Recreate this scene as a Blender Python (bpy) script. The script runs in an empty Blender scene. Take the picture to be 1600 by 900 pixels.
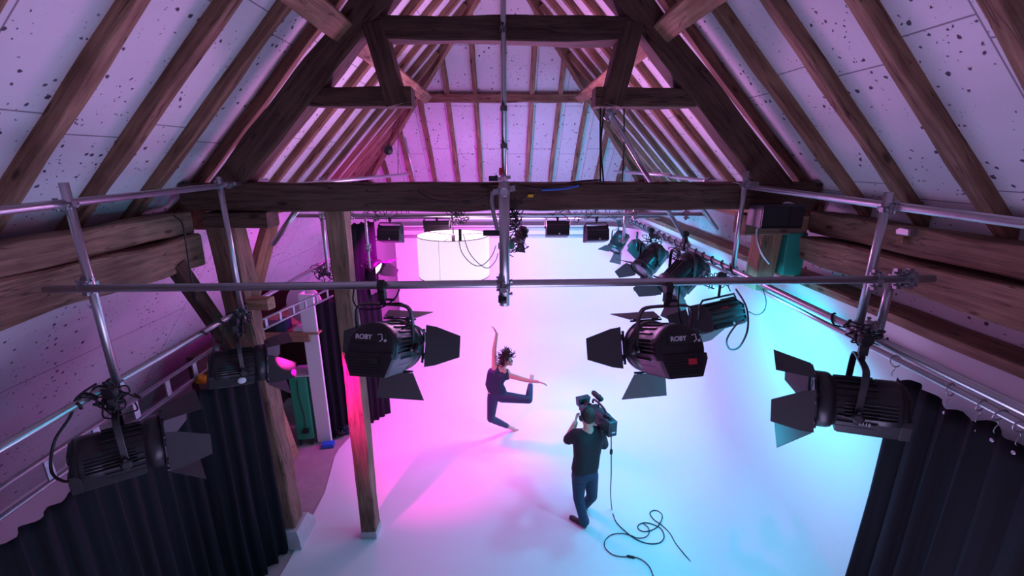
import bpy, bmesh, math, random
import numpy as np
from mathutils import Vector, Matrix, noise
random.seed(7)
S = bpy.context.scene
col = S.collection
R = math.radians
# ------------------------------------------------------------------ camera
CAMZ = 4.5; FPX = 702.0; PITCH = R(16.0); YAW = R(-0.98)
cd = bpy.data.cameras.new('camera'); cam = bpy.data.objects.new('camera', cd); col.objects.link(cam)
cd.sensor_width = 36.0; cd.lens = FPX / 1600 * 36.0; cd.clip_start = 0.05; cd.clip_end = 100
cam.location = (0, 0, CAMZ); cam.rotation_euler = (math.pi / 2 - PITCH, 0, YAW)
S.camera = cam
_m = cam.rotation_euler.to_matrix()
def ray(x, y): return _m @ Vector(((x - 800) / FPX, (450 - y) / FPX, -1.0))
def PY(x, y, Y): d = ray(x, y); return Vector((0, 0, CAMZ)) + d * (Y / d.y)
def PX(x, y, X): d = ray(x, y); return Vector((0, 0, CAMZ)) + d * (X / d.x)
def PZ(x, y, Z): d = ray(x, y); return Vector((0, 0, CAMZ)) + d * ((Z - CAMZ) / d.z)
# ------------------------------------------------------------------ colour management, world
S.view_settings.view_transform = 'Standard'; S.view_settings.look = 'None'
S.view_settings.gamma = 1.0; S.view_settings.use_curve_mapping = False
S.view_settings.exposure = -0.2
w = bpy.data.worlds.new('world'); S.world = w; w.use_nodes = True
w.node_tree.nodes['Background'].inputs[0].default_value = (0.3, 0.2, 0.4, 1)
w.node_tree.nodes['Background'].inputs[1].default_value = 0.1
try:
    S.cycles.max_bounces = 10; S.cycles.diffuse_bounces = 6; S.cycles.caustics_reflective = False; S.cycles.caustics_refractive = False
    S.cycles.sample_clamp_indirect = 6.0
except Exception: pass
MAG = (1.0, 0.0, 0.82); CYA = (0.02, 0.62, 1.0); LIL = (0.62, 0.30, 1.0); HOT = (1.0, 0.0, 0.22)
def area(name, loc, target, color, power, sx, sy=None, parent=None, spread=180):
    l = bpy.data.lights.new(name, 'AREA'); l.energy = power; l.color = color; l.shape = 'RECTANGLE'
    l.size = sx; l.size_y = sy or sx; l.spread = R(spread)
    o = bpy.data.objects.new(name, l); col.objects.link(o); o.location = loc
    o.rotation_euler = (Vector(target) - Vector(loc)).to_track_quat('-Z', 'Y').to_euler()
    return o
def spot(name, loc, target, color, power, angle, blend=0.6, rad=0.08):
    l = bpy.data.lights.new(name, 'SPOT'); l.energy = power; l.color = color; l.spot_size = R(angle); l.spot_blend = blend; l.shadow_soft_size = rad
    o = bpy.data.objects.new(name, l); col.objects.link(o); o.location = loc
    o.rotation_euler = (Vector(target) - Vector(loc)).to_track_quat('-Z', 'Y').to_euler()
    return o
# soft panels on the grid: left pair magenta, right pair cyan, aimed at the cyclorama
area('soft_light_source', (-1.70, 6.95, 3.22), (-1.2, 10.0, 0.9), MAG, 105, .3, .2)
area('soft_light_source', (-1.04, 6.95, 3.22), (-0.8, 10.0, 0.6), MAG, 80, .3, .2)
area('soft_light_source', (0.80, 6.95, 3.22), (1.4, 10.0, 1.2), CYA, 48, .3, .2)
area('soft_light_source', (1.38, 6.95, 3.22), (2.2, 10.0, 1.2), CYA, 90, .3, .2)
# ------------------------------------------------------------------ materials
def mat(name, color, rough=0.6, metal=0.0, emit=None, es=0.0, var=0.0, vscale=20, spec=0.5, bump=0.0, bscale=200, alpha=None, trans=0.0):
    m = bpy.data.materials.new(name); m.use_nodes = True; nt = m.node_tree; b = nt.nodes['Principled BSDF']
    b.inputs['Base Color'].default_value = (*color, 1); b.inputs['Roughness'].default_value = rough; b.inputs['Metallic'].default_value = metal
    b.inputs['Specular IOR Level'].default_value = spec
    if trans: b.inputs['Transmission Weight'].default_value = trans
    tc = nt.nodes.new('ShaderNodeTexCoord')
    n = nt.nodes.new('ShaderNodeTexNoise'); n.inputs['Scale'].default_value = vscale; n.inputs['Detail'].default_value = 4
    nt.links.new(tc.outputs['Object'], n.inputs['Vector'])
    mx = nt.nodes.new('ShaderNodeMixRGB'); mx.blend_type = 'MIX'
    v = var if var else 0.08
    mx.inputs[1].default_value = (*[c * (1 - v) for c in color], 1); mx.inputs[2].default_value = (*[min(1, c * (1 + v)) for c in color], 1)
    nt.links.new(n.outputs['Fac'], mx.inputs[0]); nt.links.new(mx.outputs[0], b.inputs['Base Color'])
    if bump:
        n2 = nt.nodes.new('ShaderNodeTexNoise'); n2.inputs['Scale'].default_value = bscale; nt.links.new(tc.outputs['Object'], n2.inputs['Vector'])
        bp = nt.nodes.new('ShaderNodeBump'); bp.inputs['Strength'].default_value = bump; bp.inputs['Distance'].default_value = 0.01
        nt.links.new(n2.outputs['Fac'], bp.inputs['Height']); nt.links.new(bp.outputs[0], b.inputs['Normal'])
    if emit:
        b.inputs['Emission Color'].default_value = (*emit, 1); b.inputs['Emission Strength'].default_value = es
    return m
def wood(name, c1, c2, knots=True):
    m = bpy.data.materials.new(name); m.use_nodes = True; nt = m.node_tree; L = nt.links; b = nt.nodes['Principled BSDF']
    b.inputs['Roughness'].default_value = 0.75; b.inputs['Specular IOR Level'].default_value = 0.25
    tc = nt.nodes.new('ShaderNodeTexCoord'); oi = nt.nodes.new('ShaderNodeObjectInfo')
    add = nt.nodes.new('ShaderNodeVectorMath'); add.operation = 'ADD'
    mul = nt.nodes.new('ShaderNodeMath'); mul.operation = 'MULTIPLY'; mul.inputs[1].default_value = 37.0
    L.new(oi.outputs['Random'], mul.inputs[0]); L.new(tc.outputs['Object'], add.inputs[0]); L.new(mul.outputs[0], add.inputs[1])
    mp = nt.nodes.new('ShaderNodeMapping'); mp.inputs['Scale'].default_value = (0.9, 13, 13); L.new(add.outputs[0], mp.inputs[0])
    n1 = nt.nodes.new('ShaderNodeTexNoise'); n1.inputs['Scale'].default_value = 2.2; n1.inputs['Detail'].default_value = 7; n1.inputs['Roughness'].default_value = 0.65
    L.new(mp.outputs[0], n1.inputs['Vector'])
    n2 = nt.nodes.new('ShaderNodeTexNoise'); n2.inputs['Scale'].default_value = 2.5; n2.inputs['Detail'].default_value = 3; L.new(add.outputs[0], n2.inputs['Vector'])
    r = nt.nodes.new('ShaderNodeValToRGB'); r.color_ramp.elements[0].position = 0.32; r.color_ramp.elements[1].position = 0.68
    r.color_ramp.elements[0].color = (*c2, 1); r.color_ramp.elements[1].color = (*c1, 1); L.new(n1.outputs['Fac'], r.inputs[0])
    mx = nt.nodes.new('ShaderNodeMixRGB'); mx.blend_type = 'MULTIPLY'; mx.inputs[0].default_value = 0.75
    r2 = nt.nodes.new('ShaderNodeValToRGB'); r2.color_ramp.elements[0].position = 0.3; r2.color_ramp.elements[1].position = 0.7
    r2.color_ramp.elements[0].color = (0.55, 0.5, 0.5, 1); r2.color_ramp.elements[1].color = (1, 1, 1, 1)
    L.new(n2.outputs['Fac'], r2.inputs[0]); L.new(r.outputs[0], mx.inputs[1]); L.new(r2.outputs[0], mx.inputs[2])
    # knots and drying cracks
    mp2 = nt.nodes.new('ShaderNodeMapping'); mp2.inputs['Scale'].default_value = (2.2, 6, 6); L.new(add.outputs[0], mp2.inputs[0])
    vo = nt.nodes.new('ShaderNodeTexVoronoi'); vo.inputs['Scale'].default_value = 1.0; L.new(mp2.outputs[0], vo.inputs['Vector'])
    r3 = nt.nodes.new('ShaderNodeValToRGB'); r3.color_ramp.elements[0].position = 0.07; r3.color_ramp.elements[1].position = 0.15
    r3.color_ramp.elements[0].color = (0.2, 0.16, 0.15, 1); r3.color_ramp.elements[1].color = (1, 1, 1, 1); L.new(vo.outputs['Distance'], r3.inputs[0])
    mx2 = nt.nodes.new('ShaderNodeMixRGB'); mx2.blend_type = 'MULTIPLY'; mx2.inputs[0].default_value = 0.85
    L.new(mx.outputs[0], mx2.inputs[1]); L.new(r3.outputs[0], mx2.inputs[2])
    mp4 = nt.nodes.new('ShaderNodeMapping'); mp4.inputs['Scale'].default_value = (0.5, 9, 9); L.new(add.outputs[0], mp4.inputs[0])
    n4 = nt.nodes.new('ShaderNodeTexNoise'); n4.inputs['Scale'].default_value = 1.3; n4.inputs['Detail'].default_value = 2; L.new(mp4.outputs[0], n4.inputs['Vector'])
    s4 = nt.nodes.new('ShaderNodeMath'); s4.operation = 'SUBTRACT'; s4.inputs[1].default_value = 0.5; L.new(n4.outputs['Fac'], s4.inputs[0])
    a4 = nt.nodes.new('ShaderNodeMath'); a4.operation = 'ABSOLUTE'; L.new(s4.outputs[0], a4.inputs[0])
    r4 = nt.nodes.new('ShaderNodeValToRGB'); r4.color_ramp.elements[0].position = 0.002; r4.color_ramp.elements[1].position = 0.010
    r4.color_ramp.elements[0].color = (0.15, 0.12, 0.12, 1); r4.color_ramp.elements[1].color = (1, 1, 1, 1); L.new(a4.outputs[0], r4.inputs[0])
    mx3 = nt.nodes.new('ShaderNodeMixRGB'); mx3.blend_type = 'MULTIPLY'; mx3.inputs[0].default_value = 0.7
    L.new(mx2.outputs[0], mx3.inputs[1]); L.new(r4.outputs[0], mx3.inputs[2])
    hs = nt.nodes.new('ShaderNodeHueSaturation'); 
    mr = nt.nodes.new('ShaderNodeMapRange'); mr.inputs['To Min'].default_value = 0.8; mr.inputs['To Max'].default_value = 1.15
    L.new(oi.outputs['Random'], mr.inputs['Value']); L.new(mr.outputs[0], hs.inputs['Value']); L.new(mx3.outputs[0], hs.inputs['Color'])
    L.new(hs.outputs[0], b.inputs['Base Color'])
    bp = nt.nodes.new('ShaderNodeBump'); bp.inputs['Strength'].default_value = 0.5; bp.inputs['Distance'].default_value = 0.01
    L.new(n1.outputs['Fac'], bp.inputs['Height']); L.new(bp.outputs[0], b.inputs['Normal'])
    return m
def boardmat(name, base=(0.74, 0.72, 0.76), bw=1.2, rh=0.605):
    m = bpy.data.materials.new(name); m.use_nodes = True; nt = m.node_tree; L = nt.links; b = nt.nodes['Principled BSDF']
    b.inputs['Roughness'].default_value = 0.8; b.inputs['Specular IOR Level'].default_value = 0.2
    uv = nt.nodes.new('ShaderNodeTexCoord')
    def darkspots(scale, thr, mscale, mlo, mhi):
        v = nt.nodes.new('ShaderNodeTexVoronoi'); v.inputs['Scale'].default_value = scale
        nn = nt.nodes.new('ShaderNodeTexNoise'); nn.inputs['Scale'].default_value = scale * 1.6; nn.inputs['Detail'].default_value = 2
        L.new(uv.outputs['UV'], nn.inputs['Vector'])
        mxv = nt.nodes.new('ShaderNodeMixRGB'); mxv.blend_type = 'ADD'; mxv.inputs[0].default_value = 0.035
        L.new(uv.outputs['UV'], mxv.inputs[1]); L.new(nn.outputs['Color'], mxv.inputs[2])
        L.new(mxv.outputs[0], v.inputs['Vector'])
        sep = nt.nodes.new('ShaderNodeSeparateColor'); L.new(v.outputs['Color'], sep.inputs[0])
        ms = nt.nodes.new('ShaderNodeTexNoise'); ms.inputs['Scale'].default_value = mscale; ms.inputs['Detail'].default_value = 2; L.new(uv.outputs['UV'], ms.inputs['Vector'])
        mr = nt.nodes.new('ShaderNodeMapRange'); mr.inputs['From Min'].default_value = mlo; mr.inputs['From Max'].default_value = mhi; L.new(ms.outputs['Fac'], mr.inputs['Value'])
        pr = nt.nodes.new('ShaderNodeMath'); pr.operation = 'MULTIPLY'; L.new(sep.outputs[0], pr.inputs[0]); L.new(mr.outputs[0], pr.inputs[1])
        p2 = nt.nodes.new('ShaderNodeMath'); p2.operation = 'MULTIPLY'; p2.inputs[1].default_value = thr; L.new(pr.outputs[0], p2.inputs[0])
        lt = nt.nodes.new('ShaderNodeMath'); lt.operation = 'SUBTRACT'; L.new(p2.outputs[0], lt.inputs[0]); L.new(v.outputs['Distance'], lt.inputs[1])
        m2 = nt.nodes.new('ShaderNodeMapRange'); m2.inputs['From Min'].default_value = -0.02; m2.inputs['From Max'].default_value = 0.05; L.new(lt.outputs[0], m2.inputs['Value'])
        return m2.outputs[0]
    s1 = darkspots(14.0, 0.27, 2.1, 0.30, 0.50); s2 = darkspots(27.0, 0.25, 2.6, 0.36, 0.54)
    mxs = nt.nodes.new('ShaderNodeMath'); mxs.operation = 'MAXIMUM'; L.new(s1, mxs.inputs[0]); L.new(s2, mxs.inputs[1])
    br = nt.nodes.new('ShaderNodeTexBrick'); br.offset = 0.12; br.offset_frequency = 2; br.inputs['Scale'].default_value = 1.0
    br.inputs['Brick Width'].default_value = bw; br.inputs['Row Height'].default_value = rh; br.inputs['Mortar Size'].default_value = 0.006; br.inputs['Mortar Smooth'].default_value = 0.3
    L.new(uv.outputs['UV'], br.inputs['Vector'])
    n = nt.nodes.new('ShaderNodeTexNoise'); n.inputs['Scale'].default_value = 1.1; n.inputs['Detail'].default_value = 5; L.new(uv.outputs['UV'], n.inputs['Vector'])
    r = nt.nodes.new('ShaderNodeValToRGB'); r.color_ramp.elements[0].position = 0.3; r.color_ramp.elements[1].position = 0.7
    r.color_ramp.elements[0].color = (*[c * 0.86 for c in base], 1); r.color_ramp.elements[1].color = (*base, 1); L.new(n.outputs['Fac'], r.inputs[0])
    a = nt.nodes.new('ShaderNodeMixRGB'); L.new(mxs.outputs[0], a.inputs[0]); L.new(r.outputs[0], a.inputs[1]); a.inputs[2].default_value = (0.09, 0.07, 0.10, 1)
    c = nt.nodes.new('ShaderNodeMixRGB'); mu = nt.nodes.new('ShaderNodeMath'); mu.operation = 'MULTIPLY'; mu.inputs[1].default_value = 0.75
    L.new(br.outputs['Fac'], mu.inputs[0]); L.new(mu.outputs[0], c.inputs[0]); L.new(a.outputs[0], c.inputs[1]); c.inputs[2].default_value = (0.12, 0.09, 0.13, 1)
    L.new(c.outputs[0], b.inputs['Base Color'])
    return m
M = {}
M['oak'] = wood('oak_rafter', (0.44, 0.26, 0.17), (0.17, 0.09, 0.058))
M['dark'] = wood('dark_truss_oak', (0.155, 0.092, 0.064), (0.06, 0.034, 0.025))
M['plate'] = wood('plate_oak', (0.42, 0.26, 0.175), (0.17, 0.10, 0.068))
M['pine'] = wood('pale_oak', (0.52, 0.30, 0.19), (0.27, 0.14, 0.085))
M['ply'] = wood('plywood', (0.55, 0.36, 0.2), (0.42, 0.26, 0.14))
M['board'] = boardmat('speckled_board')
M['board2'] = boardmat('speckled_lining', bw=2.4, rh=2.6)
M['white'] = mat('white_paint', (0.80, 0.80, 0.81), 0.6, var=0.03, vscale=1.5, spec=0.25)
M['cyc'] = mat('cyclorama_paint', (0.78, 0.78, 0.78), 0.5, var=0.025, vscale=2.0, spec=0.25)
M['conc'] = mat('concrete_floor', (0.33, 0.28, 0.27), 0.8, var=0.3, vscale=5, bump=0.3, bscale=60)
M['pad'] = mat('concrete_pad', (0.5, 0.5, 0.5), 0.8, var=0.2, vscale=12)
M['steel'] = mat('galvanised_steel', (0.55, 0.55, 0.57), 0.33, 0.9, var=0.15, vscale=9, bump=0.05, bscale=80)
M['clamp'] = mat('coupler_steel', (0.38, 0.38, 0.40), 0.42, 0.9, var=0.3, vscale=30)
M['black'] = mat('black_metal', (0.018, 0.018, 0.021), 0.38, 0.0, spec=0.6, var=0.2)
M['blackm'] = mat('black_plastic', (0.014, 0.014, 0.016), 0.55)
M['rubber'] = mat('cable_rubber', (0.012, 0.012, 0.014), 0.45)
M['drape'] = mat('black_wool_drape', (0.005, 0.005, 0.009), 0.7, var=0.25, vscale=60, spec=0.18, bump=0.3, bscale=500)
M['drape'].node_tree.nodes['Principled BSDF'].inputs['Sheen Weight'].default_value = 0.01
M['rim'] = mat('front_ring_metal', (0.05, 0.05, 0.06), 0.3, 0.7)
M['lensoff'] = mat('fresnel_glass', (0.25, 0.27, 0.3), 0.1, 0.0, spec=0.8)
M['lensmag'] = mat('lit_lens', (1, .6, .9), 0.2, emit=(1, .55, .95), es=6.0)
M['print'] = mat('white_print', (0.75, 0.75, 0.78), 0.6)
M['printb'] = mat('blue_print', (0.05, 0.35, 0.6), 0.6)
M['redl'] = mat('red_label', (0.6, 0.03, 0.05), 0.5)
M['orange'] = mat('orange_label', (0.9, 0.32, 0.02), 0.5)
M['yellow'] = mat('yellow_plastic', (0.8, 0.5, 0.01), 0.5)
M['green'] = mat('green_paint', (0.02, 0.33, 0.16), 0.5, var=0.1)
M['greenlit'] = mat('green_lit_timber', (0.02, 0.28, 0.20), 0.6, var=0.1)  # timber block by the right post stub, green light painted into its colour
M['blue'] = mat('blue_plastic', (0.02, 0.12, 0.55), 0.4)
M['door'] = mat('barn_door_paint', (0.055, 0.055, 0.058), 0.5, spec=0.4)
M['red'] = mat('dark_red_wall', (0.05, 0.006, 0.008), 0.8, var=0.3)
M['skin'] = mat('skin', (0.62, 0.38, 0.29), 0.5, var=0.05)
M['tshirt'] = mat('black_cotton', (0.018, 0.022, 0.026), 0.85, var=0.15, vscale=40)
M['jeans'] = mat('blue_denim', (0.025, 0.055, 0.10), 0.85, var=0.3, vscale=14)
M['navy'] = mat('navy_jersey', (0.018, 0.022, 0.06), 0.7, var=0.1)
M['leggings'] = mat('navy_leggings', (0.016, 0.03, 0.075), 0.6, var=0.1)
M['hair1'] = mat('dark_brown_hair', (0.03, 0.014, 0.012), 0.5, var=0.4, vscale=60, spec=0.4)
M['hair2'] = mat('short_brown_hair', (0.035, 0.022, 0.016), 0.6, var=0.4, vscale=80, bump=0.6, bscale=150)
M['shoe'] = mat('dark_shoe', (0.035, 0.03, 0.035), 0.6)
M['sole'] = mat('pale_sole', (0.4, 0.36, 0.36), 0.7)
M['lip'] = mat('lips', (0.5, 0.1, 0.12), 0.5)
M['eye'] = mat('eye_dark', (0.03, 0.02, 0.02), 0.3)
M['camgrey'] = mat('camera_body', (0.03, 0.05, 0.06), 0.4, spec=0.6)
M['shade'] = mat('lit_white_shade', (0.7, 0.7, 0.7), 0.8, emit=(1.0, 0.78, 0.97), es=0.95)
M['trimd'] = mat('shade_trim', (0.06, 0.03, 0.05), 0.6)
M['cream'] = mat('cream_box', (0.6, 0.6, 0.6), 0.5)
# ------------------------------------------------------------------ mesh helpers
class MB:
    def __init__(s): s.v = []; s.f = []; s.sm = []; s.uv = None
    def add(s, vs, fs, smooth=False, mx=None):
        n = len(s.v)
        s.v += [tuple(mx @ Vector(v)) if mx is not None else tuple(v) for v in vs]
        s.f += [tuple(i + n for i in f) for f in fs]; s.sm += [smooth] * len(fs); return s
    def box(s, c, d, mx=None):
        x, y, z = d[0] / 2, d[1] / 2, d[2] / 2
        vs = [(c[0] + a * x, c[1] + b * y, c[2] + e * z) for a in (-1, 1) for b in (-1, 1) for e in (-1, 1)]
        return s.add(vs, [(0, 1, 3, 2), (4, 6, 7, 5), (0, 4, 5, 1), (2, 3, 7, 6), (0, 2, 6, 4), (1, 5, 7, 3)], False, mx)
    def prism(s, poly, h0, h1, axis='z', mx=None):   # polygon extruded along axis
        def m(a, b, h): return {'z': (a, b, h), 'x': (h, a, b), 'y': (a, h, b)}[axis]
        n = len(poly); vs = [m(a, b, h0) for a, b in poly] + [m(a, b, h1) for a, b in poly]
        fs = [tuple(range(n))[::-1], tuple(range(n, 2 * n))] + [(i, (i + 1) % n, n + (i + 1) % n, n + i) for i in range(n)]
        return s.add(vs, fs, False, mx)
    def lathe(s, prof, p0=(0, 0, 0), axis=(0, 0, 1), seg=24, mx=None, smooth=True, cap=True):
        q = Vector(axis).normalized().to_track_quat('Z', 'Y').to_matrix(); p0 = Vector(p0); vs = []; fs = []
        for r, h in prof:
            for k in range(seg):
                a = 2 * math.pi * k / seg; vs.append(p0 + q @ Vector((r * math.cos(a), r * math.sin(a), h)))
        for i in range(len(prof) - 1):
            for k in range(seg):
                k2 = (k + 1) % seg; fs.append((i * seg + k, i * seg + k2, (i + 1) * seg + k2, (i + 1) * seg + k))
        s.add(vs, fs, smooth, mx)
        if cap:
            n = len(s.v) - len(vs)
            s.f.append(tuple(n + k for k in range(seg))[::-1]); s.sm.append(False)
            s.f.append(tuple(n + (len(prof) - 1) * seg + k for k in range(seg))); s.sm.append(False)
        return s
    def cyl(s, p0, p1, r0, r1=None, seg=16, mx=None):
        p0 = Vector(p0); p1 = Vector(p1); return s.lathe([(r0, 0), (r1 if r1 is not None else r0, (p1 - p0).length)], p0, p1 - p0, seg, mx)
    def sphere(s, c, r, seg=16, rings=10, mx=None):
        c = Vector(c); rr = r if hasattr(r, '__len__') else (r, r, r); vs = [c + Vector((0, 0, rr[2]))]; fs = []
        for i in range(1, rings):
            t = math.pi * i / rings
            for k in range(seg):
                a = 2 * math.pi * k / seg; vs.append(c + Vector((rr[0] * math.sin(t) * math.cos(a), rr[1] * math.sin(t) * math.sin(a), rr[2] * math.cos(t))))
        vs.append(c - Vector((0, 0, rr[2]))); n = len(vs) - 1
        for k in range(seg):
            fs.append((0, 1 + k, 1 + (k + 1) % seg)); fs.append((n, n - seg + (k + 1) % seg, n - seg + k))
        for i in range(rings - 2):
            for k in range(seg):
                a = 1 + i * seg; fs.append((a + k, a + seg + k, a + seg + (k + 1) % seg, a + (k + 1) % seg))
        return s.add(vs, fs, True, mx)
    def tube(s, pts, r, seg=8, mx=None, closed=False):
        pts = [Vector(p) for p in pts]; n = len(pts); vs = []; fs = []; up = None
        rs = r if hasattr(r, '__len__') else [r] * n
        for i, p in enumerate(pts):
            t = (pts[(i + 1) % n] - pts[i - 1]) if closed else (pts[min(i + 1, n - 1)] - pts[max(i - 1, 0)])
            t = t.normalized() if t.length > 1e-9 else Vector((0, 0, 1))
            if up is None: up = t.orthogonal().normalized()
            up = (up - t * up.dot(t)); up = up.normalized() if up.length > 1e-6 else t.orthogonal().normalized()
            b = t.cross(up)
            for k in range(seg):
                a = 2 * math.pi * k / seg; vs.append(p + (up * math.cos(a) + b * math.sin(a)) * rs[i])
        m = n if closed else n - 1
        for i in range(m):
            for k in range(seg):
                k2 = (k + 1) % seg; j = (i + 1) % n; fs.append((i * seg + k, i * seg + k2, j * seg + k2, j * seg + k))
        if not closed: fs.append(tuple(range(seg))[::-1]); fs.append(tuple((n - 1) * seg + k for k in range(seg)))
        return s.add(vs, fs, True, mx)
    def grid(s, P, smooth=True, closed_u=False):    # P[i][j]
        n = len(P); m = len(P[0]); vs = [p for row in P for p in row]; fs = []
        for i in range(n - 1):
            for j in range(m - 1): fs.append((i * m + j, (i + 1) * m + j, (i + 1) * m + j + 1, i * m + j + 1))
        return s.add(vs, fs, smooth)
    def build(s, name, material, parent=None, origin=None, bevel=0, solid=0):
        me = bpy.data.meshes.new(name)
        if parent is None and origin is None:
            a = np.array(s.v); lo = a.min(0); hi = a.max(0); origin = ((lo[0] + hi[0]) / 2, (lo[1] + hi[1]) / 2, lo[2])
        o0 = Vector(origin) if origin is not None else Vector((0, 0, 0))
        me.from_pydata([tuple(Vector(v) - o0) for v in s.v], [], s.f); me.validate()
        if len(me.polygons) == len(s.sm): me.polygons.foreach_set('use_smooth', s.sm)
        me.materials.append(M[material] if isinstance(material, str) else material)
        ob = bpy.data.objects.new(name, me); col.objects.link(ob)
        if parent is None: ob.location = o0
        else: ob.parent = parent
        if bevel:
            b = ob.modifiers.new('bevel', 'BEVEL'); b.width = bevel; b.segments = 2; b.limit_method = 'ANGLE'; b.angle_limit = R(40)
        if solid:
            b = ob.modifiers.new('solidify', 'SOLIDIFY'); b.thickness = solid; b.offset = 0
        return ob
def tag(o, label, cat, group=None, kind=None):
    o['label'] = label
    if cat: o['category'] = cat
    if group: o['group'] = group
    if kind: o['kind'] = kind
    return o
def struct(o): o['kind'] = 'structure'; return o
def empty(name, loc, rz=0):
    o = bpy.data.objects.new(name, None); col.objects.link(o); o.location = loc; o.rotation_euler = (0, 0, rz); o.empty_display_size = 0.1; return o
def copy_tree(o, parent=None):
    c = o.copy(); col.objects.link(c)
    if parent is not None: c.parent = parent
    for ch in [x for x in CH.get(o.name, [])]: pass
    for ch in list(o.children): copy_tree(ch, c)
    return c
CH = {}
def smoothpts(pts, n=8):    # Catmull-Rom
    P = [Vector(p) for p in pts]; out = []
    for i in range(len(P) - 1):
        a = P[max(i - 1, 0)]; b = P[i]; c = P[i + 1]; d = P[min(i + 2, len(P) - 1)]
        for k in range(n):
            t = k / n; out.append(0.5 * ((2 * b) + (c - a) * t + (2 * a - 5 * b + 4 * c - d) * t * t + (3 * b - a - 3 * c + d) * t ** 3))
    out.append(P[-1]); return out
def text_obj(txt, size, material, parent, mx, name='lettering', depth=0.001, bold=0.0):
    cu = bpy.data.curves.new(name, 'FONT'); cu.body = txt; cu.size = size; cu.extrude = depth; cu.align_x = 'CENTER'; cu.align_y = 'CENTER'; cu.offset = bold
    t = bpy.data.objects.new(name, cu); col.objects.link(t)
    dg = bpy.context.evaluated_depsgraph_get(); me = bpy.data.meshes.new_from_object(t.evaluated_get(dg)); bpy.data.objects.remove(t)
    me.transform(mx); me.materials.clear(); me.materials.append(M[material])
    o = bpy.data.objects.new(name, me); col.objects.link(o); o.parent = parent; return o
def beam(name, p0, p1, wdt, hgt, material='oak', up=(0, 0, 1), rough=0.006, seed=0, parent=None, taper=1.0, bow=0.0, off=(0, 0)):
    """hewn timber from p0 to p1; wdt across, hgt along 'up'; X of the mesh runs along the grain"""
    p0 = Vector(p0); p1 = Vector(p1); L = (p1 - p0).length; x = (p1 - p0).normalized(); u = Vector(up); u = (u - x * u.dot(x)).normalized(); y = u.cross(x)
    n = max(6, int(L / 0.14)); mb = MB(); rows = []; ch = min(wdt, hgt) * 0.06
    prof = [(-1, -1, 1, 0), (-1, -1, 0, 1), (-1, 1, 0, -1), (-1, 1, 1, 0), (1, 1, -1, 0), (1, 1, 0, -1), (1, -1, 0, 1), (1, -1, -1, 0)]
    for i in range(n + 1):
        t = i / n; sc = 1 + (taper - 1) * t; row = []
        bz = bow * math.sin(math.pi * t)
        for k, (a, b, ca, cb) in enumerate(prof):
            nv = noise.noise_vector(Vector((t * L * 1.7 + seed * 9.1, (k // 2) * 3.3, seed * 1.7)))
            c2 = ch * (1.0 + 1.2 * noise.noise(Vector((t * L * 3 + seed, k // 2 * 5.1, 7))))
            row.append((t * L, a * wdt / 2 * sc + ca * c2 + nv.y * rough * 2 + off[0], b * hgt / 2 * sc + cb * c2 + nv.z * rough * 2 + bz + off[1]))
        rows.append(row)
    vs = [v for r_ in rows for v in r_]; fs = []
    for i in range(n):
        for k in range(8): fs.append((i * 8 + k, i * 8 + (k + 1) % 8, (i + 1) * 8 + (k + 1) % 8, (i + 1) * 8 + k))
    fs.append(tuple(range(8))[::-1]); fs.append(tuple(n * 8 + k for k in range(8)))
    mb.add(vs, fs); o = mb.build(name, material, origin=(0, 0, 0))
    mm = Matrix((x, y, u)).transposed().to_4x4(); mm.translation = p0
    bm = bmesh.new(); bm.from_mesh(o.data); bmesh.ops.recalc_face_normals(bm, faces=bm.faces); bm.to_mesh(o.data); bm.free()
    if parent is not None:
        o.parent = parent; o.matrix_local = Matrix.Translation(parent.location).inverted() @ mm
    else: o.matrix_world = mm
    return o
# ------------------------------------------------------------------ ROOM SHELL
T = 1.054; EX = 3.2; EZ = 4.1          # rafter underside: z = EZ + T*(EX-|x|)
ZB = 0.17                               # boards above rafter undersides
YN = -2.6; YH = 11.35; HIPY = 7.75
def bz(x): return EZ + ZB + T * (EX - abs(x))
def panel(name, pts, uvs, material='board', thick=0.03, flip=False):
    me = bpy.data.meshes.new(name); P = [Vector(p) for p in pts]; n = len(P)
    nrm = (P[1] - P[0]).cross(P[2] - P[0]).normalized() * thick * (-1 if flip else 1)
    vs = P + [p + nrm for p in P]
    fs = [tuple(range(n)), tuple(range(n, 2 * n))[::-1]] + [(i, n + i, n + (i + 1) % n, (i + 1) % n) for i in range(n)]
    me.from_pydata([tuple(v) for v in vs], [], fs); uvl = me.uv_layers.new(name='UVMap')
    for poly in me.polygons:
        for li in poly.loop_indices: uvl.data[li].uv = uvs[me.loops[li].vertex_index % n]
    me.materials.append(M[material]); o = bpy.data.objects.new(name, me); col.objects.link(o); return struct(o)
RZ = bz(0)
for s in (-1, 1):
    xe = 3.62; sl = math.hypot(xe, xe * T)
    pts = [(s * xe, YN, bz(xe)), (s * xe, YH, bz(xe)), (0, HIPY, RZ), (0, YN, RZ)]
    uv = [(0 + s * .31 + 5, YN + 3.02), (0 + s * .31 + 5, YH + 3.02), (sl + s * .31 + 5, HIPY + 3.02), (sl + s * .31 + 5, YN + 3.02)]
    panel('ceiling', pts, uv, flip=(s > 0))
panel('ceiling', [(-3.62, YH, bz(3.62)), (3.62, YH, bz(3.62)), (0, HIPY, RZ)], [(0, 0), (0, 7.2), (5, 3.6)], flip=False)
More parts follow.
